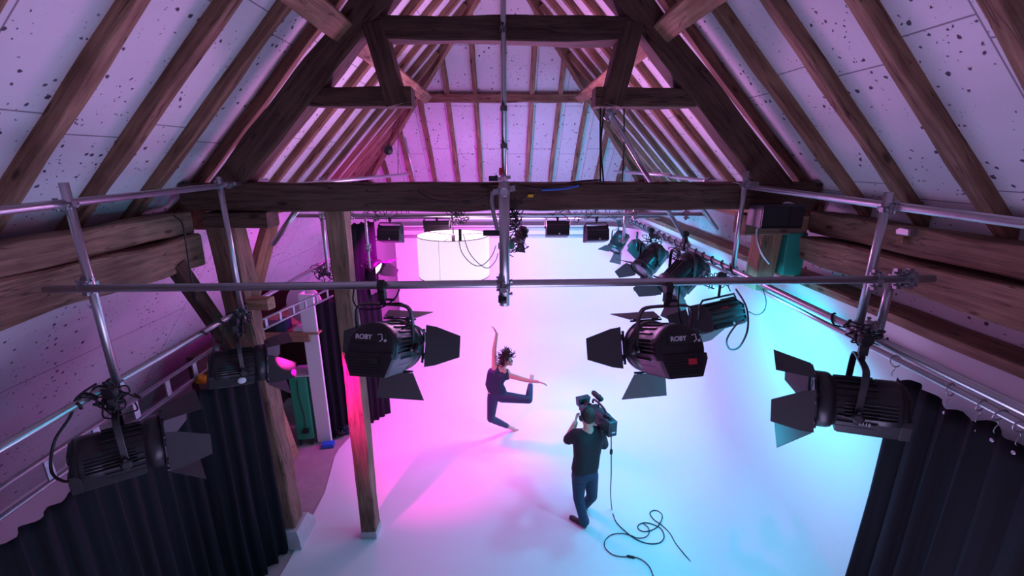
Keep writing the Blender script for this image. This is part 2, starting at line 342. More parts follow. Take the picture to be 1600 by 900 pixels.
# left aisle: the slope runs on below the arcade plate
panel('ceiling', [(-3.30, YN, 3.95), (-3.30, 11.2, 3.95), (-5.45, 11.2, 0.85), (-5.45, YN, 0.85)], [(0.75, 2), (0.75, 16), (4.6, 16), (4.6, 2)], 'board2', flip=False)
panel('ceiling', [(-3.25, YN, 3.96), (-3.25, 11.2, 3.96), (-3.66, 11.2, 3.80), (-3.66, YN, 3.80)], [(0, 0), (0, 3), (1, 3), (1, 0)], 'dark')
def wallbox(name, lo, hi, material):
    mb = MB(); mb.box([(a + b) / 2 for a, b in zip(lo, hi)], [b - a for a, b in zip(lo, hi)]); return struct(mb.build(name, material))
wallbox('wall_left', (-5.6, YN, 0), (-5.45, 11.3, 0.95), 'white')
wallbox('wall_back', (-5.6, 11.2, 0), (3.6, 11.35, 4.05), 'white')
wallbox('wall_front', (-5.6, YN - .15, 0), (3.9, YN, RZ + .1), 'white')
wallbox('floor', (-5.6, YN, -0.12), (3.9, 11.3, 0), 'conc')
# right wall: lining board above the sill, lower wall below it
panel('wall_right', [(3.38, YN, 3.3), (3.38, 11.3, 3.3), (3.38, 11.3, 4.12), (3.38, YN, 4.12)], [(.3, 0), (.3, 14), (1.12, 14), (1.12, 0)], 'board2', flip=True)
wallbox('wall_right', (3.04, YN, 0), (3.4, 11.3, 3.28), 'white')
o = beam('trim_1', (3.17, YN, 3.30), (3.17, 11.2, 3.30), 0.30, 0.07, 'plate', rough=0.004, seed=3); struct(o)
# dark store recess on the left
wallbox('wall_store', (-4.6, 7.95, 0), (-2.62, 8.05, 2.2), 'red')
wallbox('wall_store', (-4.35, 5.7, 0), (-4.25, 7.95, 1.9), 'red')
# ------------------------------------------------------------------ CYCLORAMA
def cyclorama():
    mb = MB(); z1 = 3.08; R1 = 1.0; RC = 1.25; X1 = 2.97; Y1 = 10.0; XL = -2.45; N = 10
    path = []
    for i in range(9): path.append((Vector((XL + (X1 - RC - XL) * i / 8, Y1, 0)), Vector((0, -1, 0))))
    for i in range(1, 10):
        a = math.pi / 2 * i / 9; path.append((Vector((X1 - RC + RC * math.sin(a), Y1 - RC + RC * math.cos(a), 0)), Vector((-math.sin(a), -math.cos(a), 0))))
    for i in range(1, 25): path.append((Vector((X1, Y1 - RC - (Y1 - RC + 2.4) * i / 24, 0)), Vector((-1, 0, 0))))
    P = []
    for p, n in path:
        row = []
        for k in range(7): row.append(p + Vector((0, 0, z1 - (z1 - R1) * k / 6)))
        for k in range(1, N + 1):
            a = math.pi / 2 * k / N; row.append(p + n * (R1 * (1 - math.cos(a))) + Vector((0, 0, R1 - R1 * math.sin(a) + 0.012)))
        P.append(row)
    # faint folds in the cloth of the right side
    for i, row in enumerate(P):
        for k, v in enumerate(row):
            if i > 16 and k < 12: v.x += 0.012 * math.sin(v.y * 7.0 + 0.5 * math.sin(v.z * 3)) * min(1, k / 3)
    mb.grid(P)
    # flat floor, filling from the cove's foot line to the ragged left edge
    zf = 0.012; left = [(-2.45, 10.0), (-2.45, 9.0), (-2.30, 7.6), (-2.62, 6.6), (-2.70, 6.2), (-2.53, 5.3), (-2.52, 4.2), (-2.62, 2.5), (-2.6, -2.4)]
    foot = [r[-1] for r in P]
    xr = X1 - R1
    ys = [9.0, 7.6, 6.6, 6.2, 5.3, 4.2, 2.5, -2.4]
    def lx(y):
        for (xa, ya), (xb, yb) in zip(left, left[1:]):
            if yb <= y <= ya: return xa + (xb - xa) * (ya - y) / max(1e-6, ya - yb)
        return left[-1][0]
    G = []
    for i in range(60):
        y = 9.0 - 11.4 * i / 59; x0 = lx(y); G.append([(x0 + (xr + .02 - x0) * j / 10, y, zf) for j in range(11)])
    mb.grid(G)
    o = mb.build('cyclorama', 'cyc', origin=(0, 5, 0))
    for p in o.data.polygons: p.use_smooth = True
    tag(o, 'seamless white cyclorama sweeping from the floor up the back and right side', 'backdrop')
cyclorama()
for k, (z, y) in enumerate([(3.02, 9.9), (2.86, 9.86)]):
    mb = MB(); mb.cyl((-2.4, y, z), (2.2, y, z), 0.035); mb.cyl((-2.42, y, z), (-2.4, y, z), .04); mb.cyl((2.2, y, z), (2.22, y, z), .04)
    tag(mb.build('batten_pole', 'cream'), ['upper', 'lower'][k] + ' pale batten pole across the top of the back wall', 'pole', 'pale poles across the back wall')
# ------------------------------------------------------------------ TIMBER FRAME
def rz_(x, d=0): return EZ + T * (EX - abs(x)) + d
nrm_h = 0.5 * 0.17 / math.cos(math.atan(T)) * math.cos(math.atan(T))
words = ['first', 'second', 'third', 'fourth', 'fifth', 'sixth', 'seventh', 'eighth', 'ninth', 'tenth']
ang = math.atan(T); nv = lambda s: Vector((-s * 0, 0, 0))
def rafter(s, y, ytop=None, label='', seed=0, group=None):
    """one rafter of side s (-1 left, +1 right) at depth y; jack rafters stop at the hip"""
    xt = 0.06 if ytop is None else ytop
    up = Vector((s * math.sin(ang), 0, math.cos(ang)))   # slope normal, outward
    h = 0.15; c = up * (h / 2 + 0.0)
    p0 = Vector((s * 3.42, y, rz_(3.42))) + c; p1 = Vector((s * xt, y, rz_(xt))) + c
    o = beam('roof_rafter', p0, p1, 0.098, h, 'oak', up=up, rough=0.008, seed=seed)
    tag(o, label, 'rafter', group); return o
near = [-1.9, -1.3, -0.7, -0.1, 0.5, 1.10, 1.68, 2.26, 2.90, 3.53, 4.12]
for s, side in ((-1, 'left'), (1, 'right')):
    for i, y in enumerate(near):
        if y < 0.4: continue
        k = len(near) - i
        nm = ['nearest the big truss', 'second from the big truss', 'third from the big truss', 'fourth from the big truss', 'fifth from the big truss', 'sixth from the big truss', 'seventh from the big truss'][k - 1]
        rafter(s, y, None, 'oak rafter on the near %s roof slope, %s' % (side, nm), i + 20 * (s + 1), 'rafters on the near %s slope' % side)
    far = [4.75, 5.25, 5.82, 6.40, 7.03, 7.66, 8.25, 8.83, 9.38, 9.9, 10.4]
    for i, y in enumerate(far):
        xt = None
        if y > HIPY - .1: xt = 0.10 + (y - HIPY) * 3.3 / 3.45
        rafter(s, y, xt, 'oak rafter on the far %s roof slope, %s counting back from the big truss' % (side, (words + ['last'])[i]), 50 + i + 20 * (s + 1), 'rafters on the far %s slope' % side)
# hip rafters and jack rafters on the end slope
TH = (RZ - bz(3.62)) / (YH - HIPY)
def hz(y): return bz(3.62) + TH * (YH - y) - 0.17
for s, side in ((-1, 'left'), (1, 'right')):
    o = beam('hip_rafter', (s * 3.45, 11.18, hz(11.18) - .02), (s * 0.02, HIPY, RZ - .19), 0.10, 0.2, 'oak', seed=90 + s, rough=.01)
    tag(o, 'long hip rafter at the %s edge of the far end slope' % side, 'rafter')
hipup = Vector((0, TH, 1)).normalized()
for i, x in enumerate([-2.2, -1.65, -1.1, -0.55, 0.0, 0.55, 1.1, 1.65, 2.2, 2.75, -2.75]):
    yt = HIPY + abs(x) * (YH - HIPY) / 3.5 + .08
    o = beam('end_rafter', (x, 11.1, hz(11.1) + .06), (x, yt, hz(yt) + .06), 0.09, 0.12, 'oak', up=hipup, seed=120 + i, rough=.008)
    tag(o, 'oak rafter on the far end slope, %s' % ('the middle one' if x == 0 else ('%s to the %s of the middle' % (words[int(round(abs(x) / .55)) - 1], 'left' if x < 0 else 'right'))), 'rafter', 'rafters on the far end slope')
mb_y = 9.45
o = beam('end_collar', (-1.72, mb_y, hz(mb_y) - .03), (1.62, mb_y, hz(mb_y) - .03), 0.14, 0.15, 'oak', seed=140, rough=.01)
tag(o, 'horizontal timber collar across the far end slope', 'beam')
o = beam('ridge_beam', (0, YN, RZ - .2), (0, HIPY, RZ - .2), 0.05, 0.2, 'oak', seed=141); tag(o, 'ridge board along the top of the roof', 'beam')
# big truss
YT = 4.62
o = beam('tie_beam', (-3.15, YT, 4.14), (3.15, YT, 4.14), 0.26, 0.27, 'dark', seed=150, rough=.010); tag(o, 'massive dark tie beam crossing the room above the posts', 'beam')
for s, side in ((-1, 'left'), (1, 'right')):
    d = Vector((-s * 1.35, 0, 1.50)).normalized(); a = Vector((s * 2.42, YT, 4.27)); b_ = Vector((s * 0.10, YT, 4.27 + 2.32 * 1.11))
    upn = Vector((s * .74, 0, .67))
    o = beam('principal_rafter', a + Vector((s * .3, 0, -.15)), b_, 0.24, 0.26, 'dark', up=upn, seed=151 + s, rough=.012, off=(0, 0.08)); tag(o, 'thick dark principal rafter rising from the %s end of the tie beam' % side, 'beam')
    top = PY(586 if s < 0 else 985, 40, YT - .02); bot = PY(622 if s < 0 else 954, 166, YT - .02)
    o = beam('truss_strut', bot, top, 0.22, 0.19, 'dark', up=(1, 0, 0), seed=160 + s); tag(o, 'short dark leaning strut under the %s end of the upper collar' % side, 'beam')
    xo, xi = (-1.92, -0.86) if s < 0 else (1.95, 0.86)
    o = beam('truss_stub_beam', (xo, YT, 5.06), (xi, YT, 5.06), 0.2, 0.17, 'dark', seed=165 + s); tag(o, 'short horizontal stub beam joined to the %s principal rafter' % side, 'beam')
    o = beam('purlin', (s * 1.47, 4.50, 5.64), (s * 1.47, YN, 5.64), 0.2, 0.17, 'pine', up=(s * .7, 0, .7), seed=170 + s, rough=.01); tag(o, 'pale purlin ending against the near face of the %s principal rafter' % side, 'beam')
    o = beam('purlin', (s * 1.40, 4.74, 5.57), (s * 1.40, 8.75, 5.57), 0.17, 0.16, 'pine', up=(s * .7, 0, .7), seed=173 + s, rough=.01); tag(o, 'pale purlin running back from the %s principal rafter to the far collar' % side, 'beam')
    o = beam('arcade_plate', (s * 3.18, YN, 3.90), (s * 3.18, 4.48, 3.90), 0.22, 0.20, 'plate', seed=180 + s, rough=.012); tag(o, 'upper of the two heavy wall timbers on the %s' % side, 'beam')
    o = beam('arcade_plate', (s * 3.16, YN, 3.63), (s * 3.14, 4.48, 3.64), 0.26, 0.29 if s < 0 else .25, 'plate', seed=184 + s, rough=.02, bow=0.02); tag(o, 'lower of the two heavy wall timbers on the %s' % side, 'beam')
    o = beam('arcade_plate', (s * 3.2, 4.78, 3.88), (s * 3.2, 11.1, 3.88), 0.2, 0.2, 'pine', seed=188 + s, rough=.01); tag(o, 'pale wall timber running back beyond the tie beam on the %s' % side, 'beam')
o = beam('collar_beam', (-1.16, YT - .01, 5.63), (1.16, YT - .01, 5.63), 0.22, 0.20, 'dark', seed=190, rough=.01); tag(o, 'dark upper collar beam across the top of the truss', 'beam')
o = beam('bolster', (-2.95, YT - .04, 3.92), (-2.33, YT - .04, 3.92), 0.24, 0.15, 'dark', seed=191); tag(o, 'short dark bolster under the left end of the tie beam', 'beam')
o = beam('bolster', (2.42, YT - .04, 3.86), (3.05, YT - .04, 3.86), 0.24, 0.20, 'plate', seed=192); tag(o, 'short bolster under the right end of the tie beam', 'beam')
# posts
o = beam('arcade_post', (-2.68, YT - .05, 0.22), (-2.82, YT - .02, 3.85), 0.26, 0.26, 'plate', up=(0, 1, 0), seed=200, rough=.018); tag(o, 'rough left roof post half hidden by the black curtain, standing on a concrete pad', 'post')
mb = MB(); mb.prism([(-.26, -.22), (.24, -.24), (.26, .2), (-.22, .24)], 0.013, 0.02); 
mb = MB(); vs = []
for (z, k) in ((0.013, 1.0), (0.12, .93), (0.215, .72)):
    vs.append([(-2.66 + a * .22 * k, YT - .06 + b * .22 * k, z) for a, b in ((-1, -1), (1, -1), (1, 1), (-1, 1))])
for i in range(2):
    for k in range(4): mb.add([vs[i][k], vs[i][(k + 1) % 4], vs[i + 1][(k + 1) % 4], vs[i + 1][k]], [(0, 1, 2, 3)])
mb.add(vs[2], [(0, 1, 2, 3)])
tag(mb.build('post_pad', 'pad', bevel=.01), 'white splayed concrete pad under the rough left post', 'base')
o = beam('timber_post', (-1.68, YT - .03, 0.10), (-1.69, YT, 4.01), 0.18, 0.20, 'plate', up=(0, 1, 0), seed=205, rough=.006); tag(o, 'free-standing square timber post between the curtain and the dancer', 'post')
mb = MB(); mb.box((-1.68, YT - .03, .062), (.19, .21, .1)); pb = mb.build('base', 'pad', bevel=.006); pb['label'] = 'white painted base block'; pb.parent = o; pb.matrix_parent_inverse = o.matrix_world.inverted()
o = beam('arcade_post', (2.72, YT, 3.17), (2.74, YT, 3.78), 0.20, 0.24, 'pine', up=(0, 1, 0), seed=207, rough=.012, taper=1.0); tag(o, 'stub of a pale roof post under the right end of the tie beam', 'post')
o = beam('packing_block', (2.97, YT - .06, 3.345), (2.97, YT - .06, 3.78), 0.2, 0.2, 'greenlit', up=(0, 1, 0), seed=208); tag(o, 'timber block on the sill behind the right post stub, green light painted into its colour', 'block')
o = beam('brace', (-3.06, 4.12, 3.56), (-2.90, 4.46, 2.60), 0.12, 0.15, 'dark', up=(0, 1, .3), seed=210); tag(o, 'dark curved brace on the near side of the left roof post', 'beam')
o = beam('brace', (-2.95, 5.75, 3.76), (-2.84, 4.80, 2.95), 0.13, 0.15, 'pine', up=(0, 1, .6), seed=211); tag(o, 'pale brace on the far side of the left roof post', 'beam')
o = beam('bracket_block', PY(392, 474, 4.35), PY(424, 474, 4.35), 0.14, 0.12, 'pine', seed=212); tag(o, 'short pale timber bracket jutting from the left roof post', 'block')
o = beam('hanging_board', PY(440, 330, 5.0), PY(428, 383, 4.9), 0.03, 0.09, 'pine', up=(1, 0, 0), seed=213); 
bpy.data.objects.remove(o)
mb = MB(); mb.cyl(PY(468, 322, 4.80), PY(427, 381, 4.95), .03); mb.sphere(PY(427, 381, 4.95), .03)
tag(mb.build('steel_stub', 'steel'), 'short slanting steel bar end below the left end of the tie beam', 'tube')
# ------------------------------------------------------------------ SCAFFOLD
TR = 0.0242
def coupler_geo(c, ax1, ax2, sc=1.0):
    mb = MB(); c = Vector(c)
    for ax, sgn in ((Vector(ax1).normalized(), 1), (Vector(ax2).normalized(), -1)):
        mb.lathe([(TR * 1.12, -.022), (TR * 1.38, -.022), (TR * 1.38, .022), (TR * 1.12, .022)], c, ax, 14, smooth=False)
        n = ax.orthogonal().normalized()
        for a in (0, math.pi):
            q = Matrix.Rotation(a + .6, 3, ax) @ n
            mb.box((0, 0, 0), (.03, .03, .05), Matrix.Translation(c + q * TR * 1.6) @ q.to_track_quat('Z', 'Y').to_matrix().to_4x4())
            mb.cyl(c + q * TR * 1.6 - ax * .03, c + q * TR * 1.6 + ax * .035, .007, seg=8)
            mb.lathe([(.013, 0), (.013, .012)], c + q * TR * 1.6 + ax * .035, ax, 6, smooth=False)
    return mb
def tube_thing(label, p0, p1, couplers=(), name='scaffold_tube', r=TR, group=None, material='steel'):
    p0 = Vector(p0); p1 = Vector(p1); root = empty(name, p0); d = (p1 - p0)
    mb = MB(); L = d.length; u = d.normalized()
    mb.lathe([(r * .86, 0.01), (r * .86, 0), (r, 0), (r, L), (r * .86, L), (r * .86, L - .01)], (0, 0, 0), u, 18)
    mb.build('pipe', material, root)
    for c, ax in couplers:
        g = coupler_geo(Vector(c) - p0, u, ax); g.build('coupler', 'clamp', root)
    tag(root, label, 'tube', group); return root
XL, XR = -2.6, 2.3; ZU = 4.27; ZLL, ZLR = 3.07, 3.43; YC = 2.64; ZC = 3.76
Xx, Yy, Zz = (1, 0, 0), (0, 1, 0), (0, 0, 1)
tube_thing('upper left scaffold rail running back beside the roof slope', (XL + .05, -1, ZU - .06), (XL + .05, 5.0, ZU + .01), [((XL + .05, 4.3, ZU), Yy)])
tube_thing('thin far scaffold rail ending in front of the far left hip', PY(445, 291, 5.0), PY(637, 272, 8.3), [(PY(503, 283, 5.95), Zz), (PY(580, 277, 7.1), Zz)])
tube_thing('upper right scaffold rail running back beside the roof slope', (XR + .05, -1, ZU - .08), (XR + .02, 6.4, ZU - .0), [((XR + .03, 4.3, ZU), Yy), ((XR + .03, 5.2, ZU), Yy)])
tube_thing('thin far scaffold rail above the right end of the tie beam', PY(960, 268, 8.2), (XR - .02, 6.3, ZU + .02), [(PY(1028, 272, 7.1), Zz)])
tube_thing('lower left lighting rail carrying two spotlights', (XL, -1, ZLL), (XL, 8.85, ZLL), [])
tube_thing('lower right lighting rail wrapped in black cable', (XR, -1, ZLR), (XR, 8.5, ZLR), [])
tube_thing('left upright scaffold tube in the foreground', (XL + .06, 2.70, ZLL - .12), (XL + .06, 2.70, ZU + .10), [((XL + .05, 2.68, ZU - .03), Yy), ((XL + .05, 2.68, ZC), Xx), ((XL + .03, 2.7, ZLL), Yy)])
tube_thing('left upright scaffold tube behind the foreground one', (XL + .06, 4.16, ZLL - .1), (XL + .06, 4.16, ZU + .08), [((XL + .05, 4.16, ZU - .0), Yy), ((XL + .04, 4.16, ZLL), Yy)])
tube_thing('right upright scaffold tube in the foreground', (XR, 2.70, ZLR + .02), (XR, 2.70, ZU + .04), [((XR + .02, 2.68, ZU - .05), Yy), ((XR, 2.66, ZC + .02), Xx), ((XR, 2.7, ZLR), Yy)])
tube_thing('right upright scaffold tube near the end of the tie beam', (XR + .02, 4.40, ZLR + .02), (XR + .02, 4.40, ZU + .12), [((XR + .03, 4.38, ZU), Yy), ((XR, 4.4, ZLR), Yy)])
tube_thing('short upright hung from the right end of the cross rail', (XR + .16, YC + .08, ZLR - .04), (XR + .16, YC + .08, ZC + .02), [((XR + .16, YC + .04, ZC + .02), Xx), ((XR + .1, YC + .08, ZLR + .02), Yy)])
tube_thing('long cross rail spanning the foreground', (XL - .16, YC, ZC - .01), (XR + .35, YC, ZC + .03), [((XR + .2, YC, ZC + .03), Zz), ((-.02, YC, ZC + .01), Zz)])
tube_thing('short thick drop tube in the centre above the dancer', (0.0, YC - .05, ZC - .11), (0.0, YC - .05, 4.38), [((0, YC - .03, 4.33), Yy), ((0, YC - .05, ZC + .0), Xx)], r=.030)
tube_thing('tube tying the central drop tube back to the tie beam', (0.0, YC - .12, 4.325), (0.0, 4.5, 4.325), [((0, 4.42, 4.325), Zz)])
tube_thing('slim vertical tube from the ridge down to the tie beam', (0.0, 4.44, 4.0), (0.0, 4.44, 7.15), [((0, 4.44, 4.95), Zz), ((0, 4.44, 5.6), Zz), ((0, 4.44, 4.62), Zz)])
tube_thing('front cross tube of the lamp grid just behind the tie beam', (-2.65, 5.7, 3.82), (2.55, 5.7, 3.83), [((-1.93, 5.7, 3.82), Zz), ((1.65, 5.7, 3.82), Zz), ((2.3, 5.7, 3.82), Zz)])
tube_thing('rear cross tube of the lamp grid', (-2.65, 6.8, 3.66), (2.35, 6.8, 3.66), [((-1.93, 6.8, 3.66), Zz)])
tube_thing('slender vertical hanger at the left end of the lamp grid', (-1.93, 6.3, 3.0), (-1.93, 6.3, 3.95), [((-1.93, 6.3, 3.3), Xx)], r=.018)
tube_thing('vertical hanger between the tie beam and the left lighting rail', (-2.28, 5.68, 3.1), (-2.28, 5.68, 3.9), [((-2.28, 5.68, 3.82), Xx)], r=.022)
tube_thing('short vertical hanger of the lamp grid on the right', (1.68, 6.25, 3.36), (1.68, 6.25, 4.0), [((1.68, 6.25, 3.40), Yy)], r=.022)
tube_thing('diagonal scaffold brace from the right truss strut to the right lighting rail', PY(950, 172, 4.45), PX(1077, 384, 2.25), [(PY(953, 178, 4.44), Zz)])
tube_thing('short diagonal brace end behind the right end of the tie beam', PY(1083, 306, 4.78), PY(1120, 358, 5.0))
tube_thing('curtain rail beneath the right lighting rail', (2.7, -1, 3.17), (2.7, 9.3, 3.17), [], name='curtain_rail', r=.021)
tube_thing('thin pole leaning down the far end slope on the left', PY(632, 215, 8.6), PY(650, 288, 9.0), [], r=.02)
# ladder trusses on the left
def ladder(label, p0, p1, h=0.16, n=12, r=.017):
    p0 = Vector(p0); p1 = Vector(p1); root = empty('ladder_beam', p0); d = p1 - p0; dz = Vector((0, 0, h))
    for q in (Vector((0, 0, 0)), dz):
        mb = MB(); mb.cyl(q, q + d, r, seg=12); mb.build('chord', 'clamp', root)
    for i in range(n):
        t = (i + .5) / n; mb = MB(); a = d * t; mb.box((0, 0, h / 2), (.012, .05, h), Matrix.Translation(a)); mb.build('rung', 'clamp', root)
    tag(root, label, 'ladder beam'); return root
ladder('steel ladder beam above the large black left curtain', (-2.93, -.5, 2.50), (-2.93, 4.45, 2.50), .17, 14)
ladder('steel ladder beam reaching back over the store shelf', PZ(380, 530, 2.6) , PZ(520, 462, 2.6), .12, 7, .014)
# ------------------------------------------------------------------ DRAPES
def drape(name, label, path, ztop, zbot=0.02, pleat=0.16, amp=0.05, seed=0, rings=None, flare=1.0, scallop=0.03, group=None):
    root = empty(name, (path[0][0], path[0][1], 0)); P = [Vector((a, b, 0)) for a, b in path]
    seg = [(P[i + 1] - P[i]).length for i in range(len(P) - 1)]; L = sum(seg); n = int(L / 0.018); rows = []; nz = 26
    def at(s):
        for i, l in enumerate(seg):
            if s <= l or i == len(seg) - 1: return P[i] + (P[i + 1] - P[i]) * (s / l), (P[i + 1] - P[i]).normalized()
            s -= l
    rnd = random.Random(seed)
    for i in range(n + 1):
        s = L * i / n; p, t = at(s); nr = Vector((-t.y, t.x, 0)); row = []
        ph = 2 * math.pi * (s / pleat) + 1.6 * noise.noise(Vector((s * 1.3, seed, 0)))
        zt = ztop(s / L) if callable(ztop) else ztop
        zt2 = zt - scallop * (0.5 - 0.5 * math.cos(2 * math.pi * s / pleat / 1.0))
        for k in range(nz + 1):
            u = k / nz; z = zt2 + (zbot - zt2) * u
            a = amp * (0.55 + 0.6 * u * flare) * (0.7 + 0.6 * noise.noise(Vector((s * .9, u * .6, seed + 4))))
            dsp = a * math.sin(ph + 0.9 * noise.noise(Vector((s * .7, u * 1.4, seed + 9)))) + 0.30 * a * math.sin(2.3 * ph + 2 * u + seed) + 0.12 * a * math.sin(4.1 * ph + seed)
            lat = 0.04 * noise.noise(Vector((s * 2.2, u * 2, seed + 2))) * u
            v = p + nr * dsp + t * lat - P[0]; v.z = z; row.append(v)
        rows.append(row)
    mb = MB(); mb.grid(rows); mb.build('cloth', 'drape', root, solid=.004)
    tag(root, label, 'curtain', group); return root
dl = drape('stage_curtain', 'large black pleated curtain filling the lower left foreground', [(-2.90, 0.2), (-2.86, 3.6), (-2.60, 4.36)], lambda u: 2.43 + .03 * math.sin(u * 9), pleat=.155, amp=.05, seed=1)
dr = drape('stage_curtain', 'black curtain hanging from rings on the right rail', [(2.70, 0.3), (2.72, 2.80)], lambda u: 3.10 - .05 * abs(math.sin(u * 17)), pleat=.17, amp=.055, seed=2)
drape('stage_curtain', 'black curtain behind the free-standing post, left half beside the white jamb', [(-2.93, 6.55), (-2.48, 6.85)], 2.42, pleat=.13, amp=.035, seed=3)
drape('stage_curtain', 'tall black curtain behind the free-standing post at the left edge of the backdrop', [(-2.42, 6.95), (-2.12, 7.35)], 3.55, pleat=.13, amp=.04, seed=4)
# rings with hooks on the right curtain
for i, y in enumerate([2.80, 2.40, 2.22, 2.12, 2.01, 1.92, 1.86, 1.80, 1.4, 1.15]):
    root = empty('curtain_ring', (2.7, y, 3.17)); mb = MB(); t = R(8 + 9 * (i % 3))
    pts = [(0.04 * math.sin(t) * math.cos(a) * 0 + .038 * math.cos(a), .012 * math.sin(a + i), .038 * math.sin(a) - .012) for a in [2 * math.pi * k / 24 for k in range(24)]]
    mb.tube(pts, .004, 8, closed=True); mb.build('ring', 'clamp', root)
    mb = MB(); mb.tube(smoothpts([(0, 0, -.05), (.01, 0, -.07), (0, 0, -.085), (-.006, 0, -.11), (.004, 0, -.125)], 5), .003, 6); mb.build('hook', 'clamp', root)
    tag(root, 'steel ring and hook on the right curtain rail, %s from the backdrop end' % (words[i]), 'curtain ring', 'rings on the right curtain rail')
    mb = MB(); mb.lathe([(.006, 0), (.011, 0), (.011, .004), (.006, .004)], Vector((0, y - .3, 3.0)) - Vector((0, 0, 0)), (1, 0, 0), 12)
    o = mb.build('eyelet', 'steel', dr)
    o.location = Vector((0, 0, 0))
# ------------------------------------------------------------------ FRESNEL SPOTLIGHTS
def rot_tilt(t): return Matrix.Rotation(R(-t), 4, 'X')
def fresnel(label, pivot, pan, tilt, sc=1.0, drop=0.40, doors=(35, 40, 35, 40), lens='lensoff', brand='ROBY', accent='redl', ledge=None, dark=False, side_print=None, group=None, yokehang=True):
    """pan: degrees clockwise from +Y (towards +X); tilt: degrees below horizontal"""
    pivot = Vector(pivot); root = empty('fresnel_spotlight', pivot + Vector((0, 0, drop * sc)), R(-pan)); D = -drop
    m0 = Matrix.Scale(sc, 4) @ Matrix.Translation((0, 0, D)); mt = m0 @ rot_tilt(tilt)
    mb = MB(); r = .135
    prof = [(.04, -.20), (r * .93, -.20), (r, -.185), (r, -.10)]
    prof += [(r - .004, -.095), (r - .004, .08)]
    prof += [(r, .09), (r + .012, .10), (r + .018, .12), (r + .018, .165), (r + .004, .17), (r - .012, .17), (r - .012, .15)]
    mb.lathe(prof, (0, 0, 0), (0, 1, 0), 32, mt, cap=False)
    mb.lathe([(.0005, -.20), (.04, -.20)], (0, 0, 0), (0, 1, 0), 32, mt, cap=False)
    for k in range(22):
        a = 2 * math.pi * k / 22; mb.box((0, -.005, r), (.007, .17, .012), mt @ Matrix.Rotation(a, 4, 'Y'))
    mb.build('body', 'black', root)
    mb = MB(); mb.prism([(-.085, -.140), (.085, -.140), (.125, -.05), (.11, -.02), (-.11, -.02), (-.125, -.05)], -.20, .08, 'y', mt)
    for k in range(7): mb.box((-.072 + k * .024, -.06, -.143), (.010, .26, .012), mt)
    for s in (-1, 1):
        for k in range(5): mb.box((s * (r + .002), -.06, .06 - k * .02), (.012, .22, .006), mt)
    mb.build('vent_housing', 'black', root, bevel=.004 * sc)
    mb = MB(); mb.lathe([(.0005, -.225), (.11, -.222), (.125, -.21), (.128, -.195), (.128, -.19)], (0, 0, 0), (0, 1, 0), 32, mt, cap=False)
    mb.prism([(-.092, -.142), (.092, -.142), (.126, -.05), (.122, -.02), (-.122, -.02), (-.126, -.05)], -.235, -.19, 'y', mt)
    for k in range(7): mb.box((0, -.237, -.125 + k * .015), (.17 + .008 * k, .006, .005), mt)
    mb.box((0, -.226, .058), (.17, .012, .05), mt)
    mb.build('rear_panel', 'blackm', root, bevel=.003 * sc)
    mx = mt @ Matrix.Translation((-.03, -.234, .06)) @ Matrix.Rotation(R(90), 4, 'X')
    if brand: text_obj(brand, .034, 'print', root, mx, bold=.0008)
    mb = MB(); mb.tube([(.045, -.235, .075), (.065, -.235, .078), (.07, -.235, .05), (.055, -.235, .04)], .003, 6, mt); mb.box((.085, -.234, .045), (.012, .004, .012), mt); mb.build('marking', 'print', root)
    mb = MB(); mb.box((.035, -.241, -.06), (.045, .006, .03), mt); mb.build('label_plate', accent, root)['label'] = {'redl': 'red label', 'orange': 'orange label'}.get(accent, 'label')
    mb = MB(); mb.lathe([(.0005, .178), (.05, .174), (.09, .166), (r - .013, .152)], (0, 0, 0), (0, 1, 0), 28, mt, cap=False)
    for k in range(1, 6): mb.lathe([(k * .02, .176 - k * k * .0008), (k * .02 + .003, .181 - k * k * .0008), (k * .02 + .006, .175 - k * k * .0008)], (0, 0, 0), (0, 1, 0), 28, mt, cap=False)
    mb.build('lens', lens, root)
    # yoke
    mb = MB(); yw = .160; pts = []
    pts = [(-yw, 0, -.02), (-yw, 0, .10), (-yw, 0, .17), (-yw + .012, 0, .222), (-yw + .05, 0, .245), (0, 0, .248), (yw - .05, 0, .245), (yw - .012, 0, .222), (yw, 0, .17), (yw, 0, .10), (yw, 0, -.02)]
    sp = smoothpts(pts, 5); vs = []; n = len(sp)
    for i, p in enumerate(sp):
        t = (sp[min(i + 1, n - 1)] - sp[max(i - 1, 0)]).normalized(); nn = Vector((t.z, 0, -t.x))
        for a, b in ((-.016, -.005), (.016, -.005), (.016, .005), (-.016, .005)): vs.append(m0 @ (p + Vector((0, a, 0)) + nn * b))
    fs = [(i * 4 + k, i * 4 + (k + 1) % 4, (i + 1) * 4 + (k + 1) % 4, (i + 1) * 4 + k) for i in range(n - 1) for k in range(4)] + [(3, 2, 1, 0), tuple((n - 1) * 4 + k for k in range(4))]
    mb.add(vs, fs); mb.build('yoke', 'black', root, bevel=.003 * sc)
    if side_print:
        text_obj(side_print, .03, 'printb', root, m0 @ Matrix.Translation((yw + .0065, 0, .13)) @ Matrix.Rotation(R(90), 4, 'Z') @ Matrix.Rotation(R(90), 4, 'X') @ Matrix.Rotation(R(90), 4, 'Z'))
    for s in (-1, 1):
        mb = MB(); mb.lathe([(.028, 0), (.03, .01), (.03, .022), (.022, .03), (.0005, .03)], m0 @ Vector((s * (yw + .004), 0, 0)), (s, 0, 0), 12) if False else mb.lathe([(.026, 0), (.028, .008), (.028, .022), (.018, .028)], (s * (yw + .004), 0, 0), (s, 0, 0), 12, m0)
        mb.box((s * (yw + .022), 0, .0), (.012, .014, .075), m0); mb.build('tilt_knob', 'blackm', root)
        mb = MB(); mb.cyl((s * (r - .01), 0, 0), (s * yw, 0, 0), .02, seg=12, mx=m0); mb.build('pivot', 'black', root)
